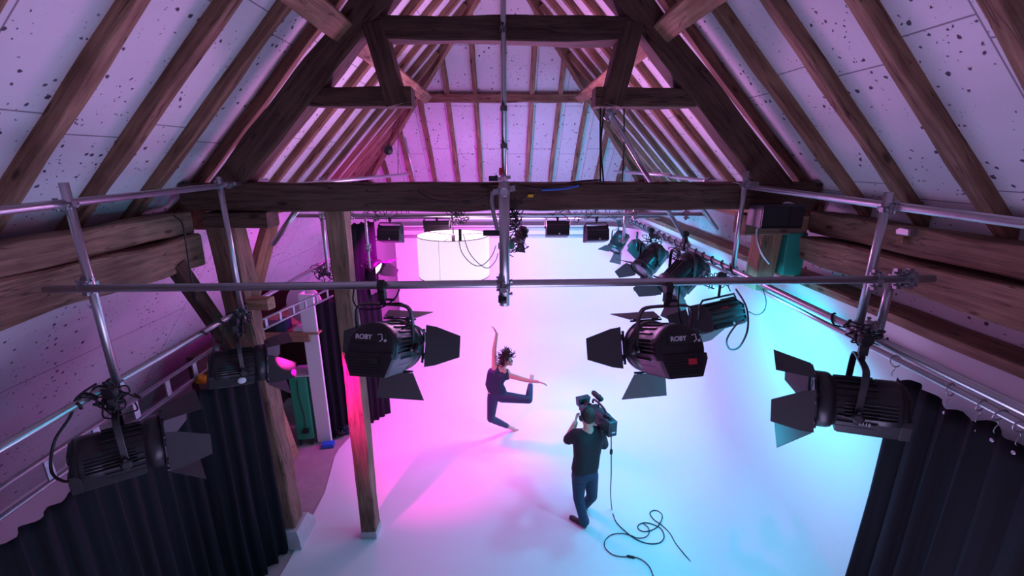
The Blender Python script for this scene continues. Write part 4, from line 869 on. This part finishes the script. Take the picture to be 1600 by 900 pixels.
# ------------------------------------------------------------------ CABLES
def cable(label, pts, r=.006, n=8, name='power_cable', group=None, plugs=()):
    P = smoothpts(pts, n); root = empty(name, P[0]); mb = MB(); mb.tube([p - P[0] for p in P], r, 8); mb.build('cord', 'rubber', root)
    for p, d, L in plugs:
        p = Vector(p) - P[0]; d = Vector(d).normalized(); mb = MB(); mb.cyl(p - d * L / 2, p + d * L / 2, r * 2.6, seg=12); mb.cyl(p - d * L * .7, p - d * L / 2, r * 1.3, r * 2.2, 10); mb.cyl(p + d * L / 2, p + d * L * .7, r * 2.2, r * 1.3, 10); mb.build('connector', 'blackm', root)
    tag(root, label, 'cable', group); return root
zc = [(252, 430), (262, 470), (290, 530), (370, 605), (440, 650), (520, 673), (590, 665), (620, 625), (600, 570), (550, 540), (490, 525), (445, 537), (435, 562), (465, 585), (520, 582), (570, 555), (600, 510), (605, 470), (575, 443), (540, 440), (520, 462), (550, 505), (600, 540), (660, 600), (700, 670), (760, 745), (820, 820), (900, 960)]
pts = [PY(955, 668, 4.42), PY(955, 700, 4.42), PY(955, 740, 4.45), PY(954, 770, 4.55)] + [PZ(900 + x / 4.5, 700 + y / 4.5, .020 + (0.008 if i % 9 == 7 else 0)) for i, (x, y) in enumerate(zc)]
cable('long black cable dropping from the video camera and looping on the white floor', pts, .0065, plugs=[(PY(955, 706, 4.42), (0, 0, 1), .05)])
zc = [(475, 532), (505, 555), (515, 590), (490, 625), (430, 632), (380, 612), (320, 600), (250, 610), (205, 650), (205, 700), (250, 745), (310, 762), (385, 764), (425, 770), (470, 790), (520, 840), (552, 930)]
cable('second black floor cable with an inline connector, curling away to the lower edge', [PZ(900 + x / 4.5, 700 + y / 4.5, .024) for x, y in zc], .0055, plugs=[(PZ(985.5, 869.8, .026), PZ(990, 871, .026) - PZ(980, 869, .026), .07)])
cable('cable loop hanging behind the large ribbed floodlight', [PX(1150, 452, 2.1), PX(1166, 480, 2.05), PX(1168, 515, 2.0), PX(1155, 542, 1.98), PX(1140, 545, 1.95), PX(1136, 530, 1.95), PX(1150, 508, 1.98), PX(1162, 500, 2.0)], .008)
cable('thin cable hanging from the right curtain rail beside the floodlight', [PX(1192, 452, 2.62), PX(1197, 470, 2.6), PX(1194, 485, 2.55), PX(1183, 492, 2.4), PX(1170, 487, 2.2)], .005)
cable('cable loop beside the left-of-centre spotlight yoke', [PY(553, 452, 2.62), PY(552, 470, 2.62), PY(562, 482, 2.62), PY(585, 483, 2.62), PY(603, 477, 2.62), PY(618, 465, 2.62), PY(624, 452, 2.62)], .005)
cable('power cord looping above the left-of-centre spotlight', [PY(600, 476, 2.6), PY(626, 474, 2.62), PY(640, 485, 2.7), PY(639, 505, 2.74)], .005)
cable('short thick cord bulging from the side of the left-of-centre spotlight', [PY(628, 514, 2.55), PY(645, 509, 2.6), PY(661, 518, 2.65), PY(663, 532, 2.68), PY(652, 543, 2.66), PY(636, 540, 2.62)], .008)
cable('short thick cord bulging from the side of the right-of-centre spotlight', [PY(1068, 510, 2.58), PY(1080, 525, 2.58), PY(1085, 540, 2.58), PY(1080, 549, 2.6), PY(1070, 545, 2.62)], .007)
cable('cord running down beside the right-of-centre spotlight yoke', [PY(1062, 447, 2.62), PY(1060, 470, 2.58), PY(1062, 495, 2.55), PY(1068, 512, 2.55)], .005)
cable('cord curling down the left foreground from the left rail', [PX(150, 600, -2.6), PX(120, 622, -2.6), PX(110, 650, -2.62), PX(85, 690, -2.65), PX(80, 735, -2.7), PX(100, 752, -2.6), PX(130, 748, -2.55)], .008)
cable('flex hanging in front of the left wall timbers with a dark plug', [PX(270, 336, -2.95), PX(285, 350, -2.9), PX(292, 390, -2.9), PX(298, 430, -2.9), PX(305, 462, -2.9)], .007, plugs=[(PX(305, 466, -2.9), (0, 0, 1), .07)])
cable('cable hanging below the left rail beside the second upright, first', [PX(335, 508, -2.62), PX(333, 525, -2.6), PX(334, 540, -2.6), PX(331, 560, -2.62)], .006)
cable('cable hanging below the left rail beside the second upright, doubled', [PX(341, 495, -2.6), PX(349, 510, -2.55), PX(348, 530, -2.55), PX(352, 545, -2.5)], .006)
cable('drooping cable pinned across the front of the tie beam', [PY(652, 298, 4.46), PY(675, 311, 4.45), PY(715, 317, 4.45), PY(750, 311, 4.45), PY(775, 300, 4.45)], .006)
cable('cord swagging in front of the glowing lampshade, inner', [PY(717, 376, 5.40), PY(722, 395, 5.35), PY(737, 412, 5.3), PY(752, 415, 5.2), PY(767, 402, 5.0), PY(775, 384, 4.9)], .005)
cable('cord swagging in front of the glowing lampshade, outer', [PY(724, 366, 5.40), PY(732, 392, 5.35), PY(746, 410, 5.3), PY(762, 419, 5.2), PY(774, 408, 5.1), PY(778, 396, 4.9)], .005)
for i, x in enumerate((938, 943, 975)):
    cable('taut black rope hanging from the right truss strut to the tie beam, ' + ['left', 'middle', 'right'][i], [PY(x + (2 if i == 1 else 0), 165, 4.66), PY(x - (4 if i == 1 else 0), 225, 4.62), PY(x if i < 2 else x - 3, 284, 4.6)], .009 if i < 2 else .007, name='rope')
cable('thin wire slanting down the far right slope', [PY(976, 166, 4.7), PY(1008, 215, 5.6), PY(1060, 275, 6.4)], .005, name='wire')
cable('thin wire hanging in front of the far left hip with a small hook', [PY(622, 190, 7.6), PY(622, 240, 7.6), PY(622, 272, 7.6)], .005, name='wire')
cable('dark cable lying along the top of the tie beam on the right', [PY(800, 289, 4.50), PY(850, 294, 4.49), PY(900, 284, 4.6), PY(940, 281, 4.6)], .008)
o = cable('blue cable lying on the front of the tie beam', [PY(846, 297, 4.47), PY(880, 295, 4.46), PY(905, 290, 4.46)], .010)
for c in o.children: c.data.materials.clear(); c.data.materials.append(M['blue'])
mb = MB(); mb.prism([(-.035, -.012), (.02, -.016), (.035, .012), (-.02, .016)], 0, .01, 'y', Matrix.Translation(PY(829, 306, 4.47))); tag(mb.build('cable_tag', 'yellow', bevel=.003), 'yellow tag hanging on the front of the tie beam', 'tag')
cable('thin lead curving from the yellow tag down to the grid', [PY(822, 306, 4.46), PY(812, 315, 4.46), PY(806, 328, 4.5)], .004)
cable('pale grey conduit snaking over the right roof post', [PY(1246, 322, 4.3), PY(1228, 317, 4.35), PY(1212, 328, 4.4), PY(1200, 344, 4.42), PY(1186, 352, 4.4), PY(1183, 372, 4.4), PY(1190, 395, 4.4), PY(1202, 412, 4.4)], .013, name='conduit')
for c in bpy.context.scene.objects:
    if c.name.startswith('conduit'):
        for d in c.children: d.data.materials.clear(); d.data.materials.append(M['steel'])
def wrapcoil(label, p0, p1, turns, rad=.034, r=.0075, seed=0):
    p0 = Vector(p0); p1 = Vector(p1); d = p1 - p0; u = d.normalized(); a = u.orthogonal().normalized(); b = u.cross(a); n = int(turns * 14); pts = []
    for i in range(n + 1):
        t = i / n; an = 2 * math.pi * turns * t + 1.2 * noise.noise(Vector((t * 9, seed, 0))); rr = rad * (1.0 + .35 * max(0, noise.noise(Vector((t * 20, seed, 5)))))
        pts.append(p0 + d * t + (a * math.cos(an) + b * math.sin(an)) * rr)
    mb = MB(); mb.tube(pts, r, 6); tag(mb.build('wrapped_cable', 'rubber'), label, 'cable')
wrapcoil('black cable wound around the near part of the right lighting rail', (XR, 2.5, ZLR), (XR, 2.95, ZLR), 3, seed=1)
wrapcoil('black cable wound around the middle of the right lighting rail', (XR, 4.2, ZLR), (XR, 6.2, ZLR), 9, seed=2)
wrapcoil('black cable wound around the far end of the right lighting rail', (XR, 6.2, ZLR), (XR, 8.3, ZLR), 9, seed=3)
wrapcoil('black cable wound around the left lighting rail by the second upright', (XL, 3.6, ZLL), (XL, 4.4, ZLL), 3, seed=4)
wrapcoil('black cable wound around the left lighting rail by the foreground upright', (XL, 2.45, ZLL), (XL, 2.75, ZLL), 3, seed=5)
def tangle(label, c, size, n, seed, r=.0055):
    rnd = random.Random(seed); mb = MB(); c = Vector(c)
    for k in range(n):
        pts = []; p = c + Vector([rnd.gauss(0, s * .35) for s in size]); v = Vector([rnd.gauss(0, 1) for _ in range(3)])
        for i in range(9):
            q = p - c; v += Vector([rnd.gauss(0, .8) for _ in range(3)]) - Vector([q[j] / max(.02, size[j]) for j in range(3)]) * .9; v.normalize(); p = p + v * .05; pts.append(p.copy())
        mb.tube(smoothpts(pts, 4), r, 6)
    tag(mb.build('cable_tangle', 'rubber'), label, 'cables', kind='stuff')
tangle('tangle of black cables hanging behind the central drop tube', PY(803, 335, 4.5), (.07, .08, .34), 22, 1)
tangle('loose loops of cable below the central tangle', PY(803, 382, 4.6), (.10, .08, .13), 9, 2, .005)
tangle('knot of cables above the glowing lampshade', PY(716, 337, 5.65), (.16, .08, .12), 12, 3)
tangle('bunch of cables above the first spotlights on the right rail', PX(975, 340, 2.3), (.25, .4, .16), 16, 4)
tangle('bunch of cables on the right rail beside the diagonal brace', PX(1022, 372, 2.3), (.14, .35, .18), 14, 5)
tangle('bunch of cables on the right rail above the third small spotlight', PX(1060, 400, 2.3), (.10, .30, .14), 12, 6)
tangle('bunch of cables on the right rail above the large ribbed floodlight', PX(1115, 437, 2.2), (.16, .25, .08), 12, 7)
tangle('cables bunched around the clamp of the large right spotlight', PX(1355, 528, 2.25), (.05, .08, .12), 8, 8)
tangle('cables bunched under the far end of the left lighting rail', PX(507, 425, -2.55), (.10, .4, .22), 26, 9)
tangle('cables bunched above the glowing far left spotlight', PX(580, 372, -2.5), (.14, .3, .12), 14, 10)
tangle('bunch of cables on the left rail above the dark spotlight by the post', PX(372, 500, -2.55), (.08, .2, .14), 14, 11)
tangle('cables bunched by the clamp of the large left spotlight', PX(170, 622, -2.5), (.06, .10, .10), 9, 12)
tangle('fine cables strung along the front grid tube', PY(900, 334, 5.72), (.9, .03, .05), 16, 13, .004)
tangle('fine cables strung along the grid tube left of the lampshade', PY(600, 334, 5.72), (.5, .03, .05), 9, 14, .004)
tangle('black bag and cables heaped at the foot of the curtains', PZ(528, 672, .08), (.2, .15, .08), 30, 15, .012)
# ------------------------------------------------------------------ STORE CORNER AND SMALL THINGS
Ys = 6.45
root = empty('shelf', PY(410, 525, Ys)); p = root.location
o = beam('front_edge', PY(408, 527, Ys), PY(484, 527, Ys), .05, .13, 'pine', seed=230, parent=root)
mb = MB(); mb.box((.30, .65, .03), (1.1, 1.3, .03)); mb.build('deck', 'ply', root); tag(root, 'wooden storage shelf in the dark corner behind the left post', 'shelf')
mb = MB(); sz = p.z + .05
root = empty('round_reflector', PY(478, 505, Ys + .35)); rp = root.location; root.location.z = sz
mb = MB(); mb.lathe([(.0005, 0), (.30, .0), (.31, .012), (.30, .025), (.0005, .03)], (0, .05, .33), (-.15, -1, .1), 40); mb.build('disc', 'cream', root)
mb = MB(); mb.tube([(-.06, -.16, 0), (.03, -.02, .36), (.17, -.16, 0)], .008, 8); mb.tube([(-.06, -.16, .0), (.17, -.16, 0)], .006, 8); mb.build('stand', 'steel', root)
tag(root, 'round white dish on a wire stand on the storage shelf', 'dish')
for i, (x, wd, ht, m_) in enumerate([(425, .26, .10, 'blackm'), (445, .14, .16, 'jeans'), (478, .30, .04, 'cream')]):
    q = PY(x, 515, Ys + .15); mb = MB(); mb.box((q.x, q.y, sz + ht / 2), (wd, .22, ht)); mb.box((q.x, q.y, sz + ht + .008), (wd * .9, .2, .016))
    tag(mb.build('storage_box', m_, bevel=.012), ['low black box at the left of the storage shelf', 'small dark blue bundle on the storage shelf left of the dish', 'flat pale tray on the storage shelf under the dish'][i], 'box')
q = PZ(480, 694, 0); root = empty('green_cabinet', q); a = Matrix.Rotation(R(8), 4, 'Z')
mb = MB(); mb.box((0, .22, .66), (.25, .5, 1.1), a); mb.build('body', 'green', root, bevel=.008)
mb = MB(); mb.box((.03, .2, 1.22), (.28, .4, .02), a); mb.build('top', 'cream', root, bevel=.004)
mb = MB(); mb.tube(smoothpts([(.0, -.04, 1.2), (-.01, -.042, .9), (.03, -.042, .55), (.02, -.042, .32)], 5), .006, 6, a); mb.build('cord', 'rubber', root)
mb = MB(); mb.box((.03, -.055, .28), (.08, .05, .07), a); mb.box((-.02, -.05, .26), (.03, .03, .03), a); mb.build('socket_box', 'blackm', root)
for x in (-.09, .09):
    mb = MB(); mb.cyl((x - .012, 0, .045), (x + .012, 0, .045), .045, seg=14, mx=a); mb.box((x, 0, .095), (.03, .05, .02), a); mb.build('castor', 'blackm', root)
tag(root, 'tall green cabinet on castors in the left store corner', 'cabinet')
q = PZ(492, 588, 1.0); 
mb = MB(); mb.prism([(0, 0), (.85, 0), (.8, 1.25), (.05, 1.3)], 0, .018, 'x', Matrix.Translation((-3.30, 5.35, .01)) @ Matrix.Rotation(R(-8), 4, 'Y')); tag(mb.build('plywood_sheet', 'ply'), 'plywood sheet leaning beside the edge of the large black curtain', 'board')
q = PY(497, 570, 6.5); mb = MB(); mb.box((-2.98, 6.50, 1.28), (.22, .05, 2.55)); mb.box((-3.08, 6.58, 1.28), (.03, .16, 2.55)); tag(mb.build('door_jamb', 'white', bevel=.004), 'tall white upright board beside the store opening', 'board')
q = PZ(513, 697, .012); mb = MB(); mb.box((0, 0, .03), (.19, .12, .06), Matrix.Translation(q) @ Matrix.Rotation(.15, 4, 'Z')); mb.box((.0, 0, .063), (.15, .09, .008), Matrix.Translation(q) @ Matrix.Rotation(.15, 4, 'Z')); tag(mb.build('power_box', 'blue', bevel=.008), 'flat blue box on the floor edge by the curtains', 'box')
for i in range(3):
    q = PZ(541 + i * 2, 676 - i * 8, .013) if i < 2 else PZ(541, 676, .013); mb = MB(); zz = .05 if i < 2 else .13
    mb.box((0, 0, zz), (.13, .11, .07 if i == 2 else .09), Matrix.Translation(q) @ Matrix.Rotation(.2 * i, 4, 'Z')); mb.box((0, -.056, zz), (.09, .004, .04), Matrix.Translation(q) @ Matrix.Rotation(.2 * i, 4, 'Z'))
    tag(mb.build('dimmer_pack', 'jeans', bevel=.005), ['nearest dark blue power pack against the timber post', 'rear dark blue power pack by the curtain foot', 'upper dark blue power pack of the pile by the curtain foot'][i], 'box')
mb = MB(); mb.prism([(-.05, -.05), (.04, -.06), (.07, 0), (.03, .06), (-.04, .05), (-.07, 0)], -.02, .02, 'y', Matrix.Translation(PX(332, 584, -2.88))); mb.lathe([(.018, -.03), (.018, .03)], PX(332, 582, -2.88), (0, 1, 0), 12); tag(mb.build('cable_reel', 'yellow', bevel=.006), 'yellow plastic reel hooked on the ladder beam', 'reel')
mb = MB(); mb.prism([(-.045, -.04), (.04, -.05), (.06, .02), (0, .05)], -.02, .02, 'y', Matrix.Translation(PX(313, 592, -2.90))); tag(mb.build('cable_reel', 'orange', bevel=.006), 'orange plastic piece behind the yellow reel', 'reel')
# speaker on the right bolster
root = empty('wall_speaker', (2.44, 4.30, 3.86)); 
mb = MB(); mb.box((.16, 0, .12), (.40, .26, .22)); mb.build('cabinet', 'black', root, bevel=.01)
mb = MB(); mb.box((-.03, -.135, .12), (.012, .01, .18)); mb.box((.22, -.135, .12), (.005, .01, .20)); mb.box((.16, -.133, .02), (.38, .01, .012)); mb.build('grille_frame', 'rim', root)
mb = MB(); mb.box((.1, -.133, .13), (.24, .006, .17)); mb.build('grille', 'blackm', root)
tag(root, 'black box speaker sitting under the right end of the tie beam', 'speaker')
root = empty('bulkhead_lamp', PX(1413, 362, 3.02)); mb = MB(); mb.prism([(-.07, -.025), (.05, -.03), (.07, .01), (.02, .035), (-.06, .03)], -.02, .03, 'x'); mb.build('cover', 'clamp', root, bevel=.01)
mb = MB(); mb.box((.02, .02, -.06), (.05, .06, .06)); mb.build('bracket', 'pine', root, bevel=.004); tag(root, 'small pale fitting screwed to the right wall timber', 'fitting')
root = empty('junction_fitting', PX(1240, 318, 2.95)); mb = MB(); mb.box((0, 0, 0), (.1, .12, .08)); mb.cyl((-.05, 0, 0), (-.08, 0, 0), .02); mb.build('cover', 'cream', root, bevel=.01); tag(root, 'pale junction box where the grey conduit ends on the right wall timber', 'box')
root = empty('roof_sensor', PY(607, 232, 7.6)); mb = MB(); mb.lathe([(.01, .0), (.06, -.02), (.075, -.08), (.06, -.13), (.03, -.15)], (0, 0, .05), (0.1, -.2, 1), 16); mb.build('housing', 'black', root)
mb = MB(); mb.tube([(0, 0, .05), (.04, .0, .15), (.13, .05, .42)], .006, 6); mb.build('cord', 'rubber', root); tag(root, 'small black lamp hanging before the far left hip rafter', 'lamp')
mb = MB(); mb.tube(smoothpts([PY(770, 300, 4.42), PY(768, 315, 4.4), PY(774, 345, 4.4), PY(778, 362, 4.4)], 4), .022, 10); tag(mb.build('curved_handle', 'clamp'), 'curved grey bar clipped left of the central drop tube', 'bar')
mb = MB(); mb.box((0, 0, 0), (.09, .05, .05), Matrix.Translation(PY(771, 279, 4.5))); mb.cyl(PY(771, 279, 4.5), PY(778, 276, 4.5), .02); tag(mb.build('mounting_clamp', 'blackm', bevel=.008), 'black clamp on top of the tie beam by the central tube', 'clamp')
mb = MB(); mb.box((0, 0, 0), (.04, .03, .07), Matrix.Translation(PY(783, 268, 4.42))); tag(mb.build('red_clip', 'redl', bevel=.006), 'red clip on the slim vertical tube above the tie beam', 'clip')
mb = MB(); mb.cyl(PY(787, 462, YC - .05), PY(787, 472, YC - .05), .033); mb.cyl(PY(787, 472, YC - .05), PY(787, 476, YC - .05), .016)
tag(mb.build('tube_end_cap', 'blackm'), 'dark cap closing the bottom of the central drop tube', 'cap')
# ------------------------------------------------------------------ LIGHT FROM THE LAMPS, PLUS ADDED FILL
def lampspot(rootkey, target, color, power, angle, off=.25, blend=.6, rad=.1):
    root = FL[rootkey]; p = root.location + Vector((0, 0, -.42)); d = (Vector(target) - p).normalized()
    return spot('spotlight_source', p + d * off, target, color, power, angle, blend, rad)
bpy.context.view_layer.update()
spot('spotlight_source', PX(970, 400, 1.95), (-.4, 7.6, 0), CYA, 62, 75)
spot('spotlight_source', PX(990, 440, 1.85), (1.9, 6.5, 0), CYA, 75, 90)
spot('spotlight_source', PX(1030, 470, 1.75), (.3, 4.6, 0), CYA, 105, 85)
area('soft_light_source', PX(1110, 535, 1.75), (1.3, 3.4, 0), CYA, 26, .35, .2)
spot('spotlight_source', (2.45, 6.0, 3.3), (2.95, 6.6, 1.6), CYA, 70, 150, .9)
spot('spotlight_source', (2.45, 4.0, 3.3), (2.95, 4.3, 1.4), CYA, 90, 150, .9)
spot('spotlight_source', (-1.95, 7.10, 2.95), (.6, 5.6, .2), MAG, 210, 85)
spot('spotlight_source', (-1.98, 3.85, 2.62), (-1.69, 4.5, 2.0), (1, 0, .45), 750, 62, .9, .04)
spot('spotlight_source', (-2.4, 7.0, 3.2), (-4.0, 6.6, 2.6), MAG, 90, 140, .9)
area('added_roof_fill', (0.2, 7.0, 3.75), (0, 3.0, 7.0), (1.0, .34, .92), 100, 2.0, .6)  # added magenta fill standing in for bounce onto the roof, no fixture here
area('added_roof_fill', (0.6, 1.2, 0.6), (0.0, 1.5, 6.0), (.66, .52, 1.0), 92, 2.5, 2.5)  # added unseen lilac fill from below, brightens the near roof
area('soft_light_source', (2.25, 4.4, 3.2), (2.97, 4.9, 1.5), CYA, 22, .5, .25)  # added cyan wash for the right wall, no fixture of its own
area('soft_light_source', (2.05, 3.35, 3.0), (2.97, 4.3, 1.0), CYA, 16, .4, .25, spread=130)  # second added wash, spreads cyan further along the right wall
spot('spotlight_source', (-2.1, 3.75, 2.75), (-.1, 6.5, 1.3), (1, .03, .5), 190, 26, .8, .06)
_r = FL['r'].location + Vector((-.88 * .42, .47 * .42, -.36 * 1.15 - .06))
spot('spotlight_source', _r, (-1.6, 3.7, 2.5), CYA, 75, 75, .7, .08)
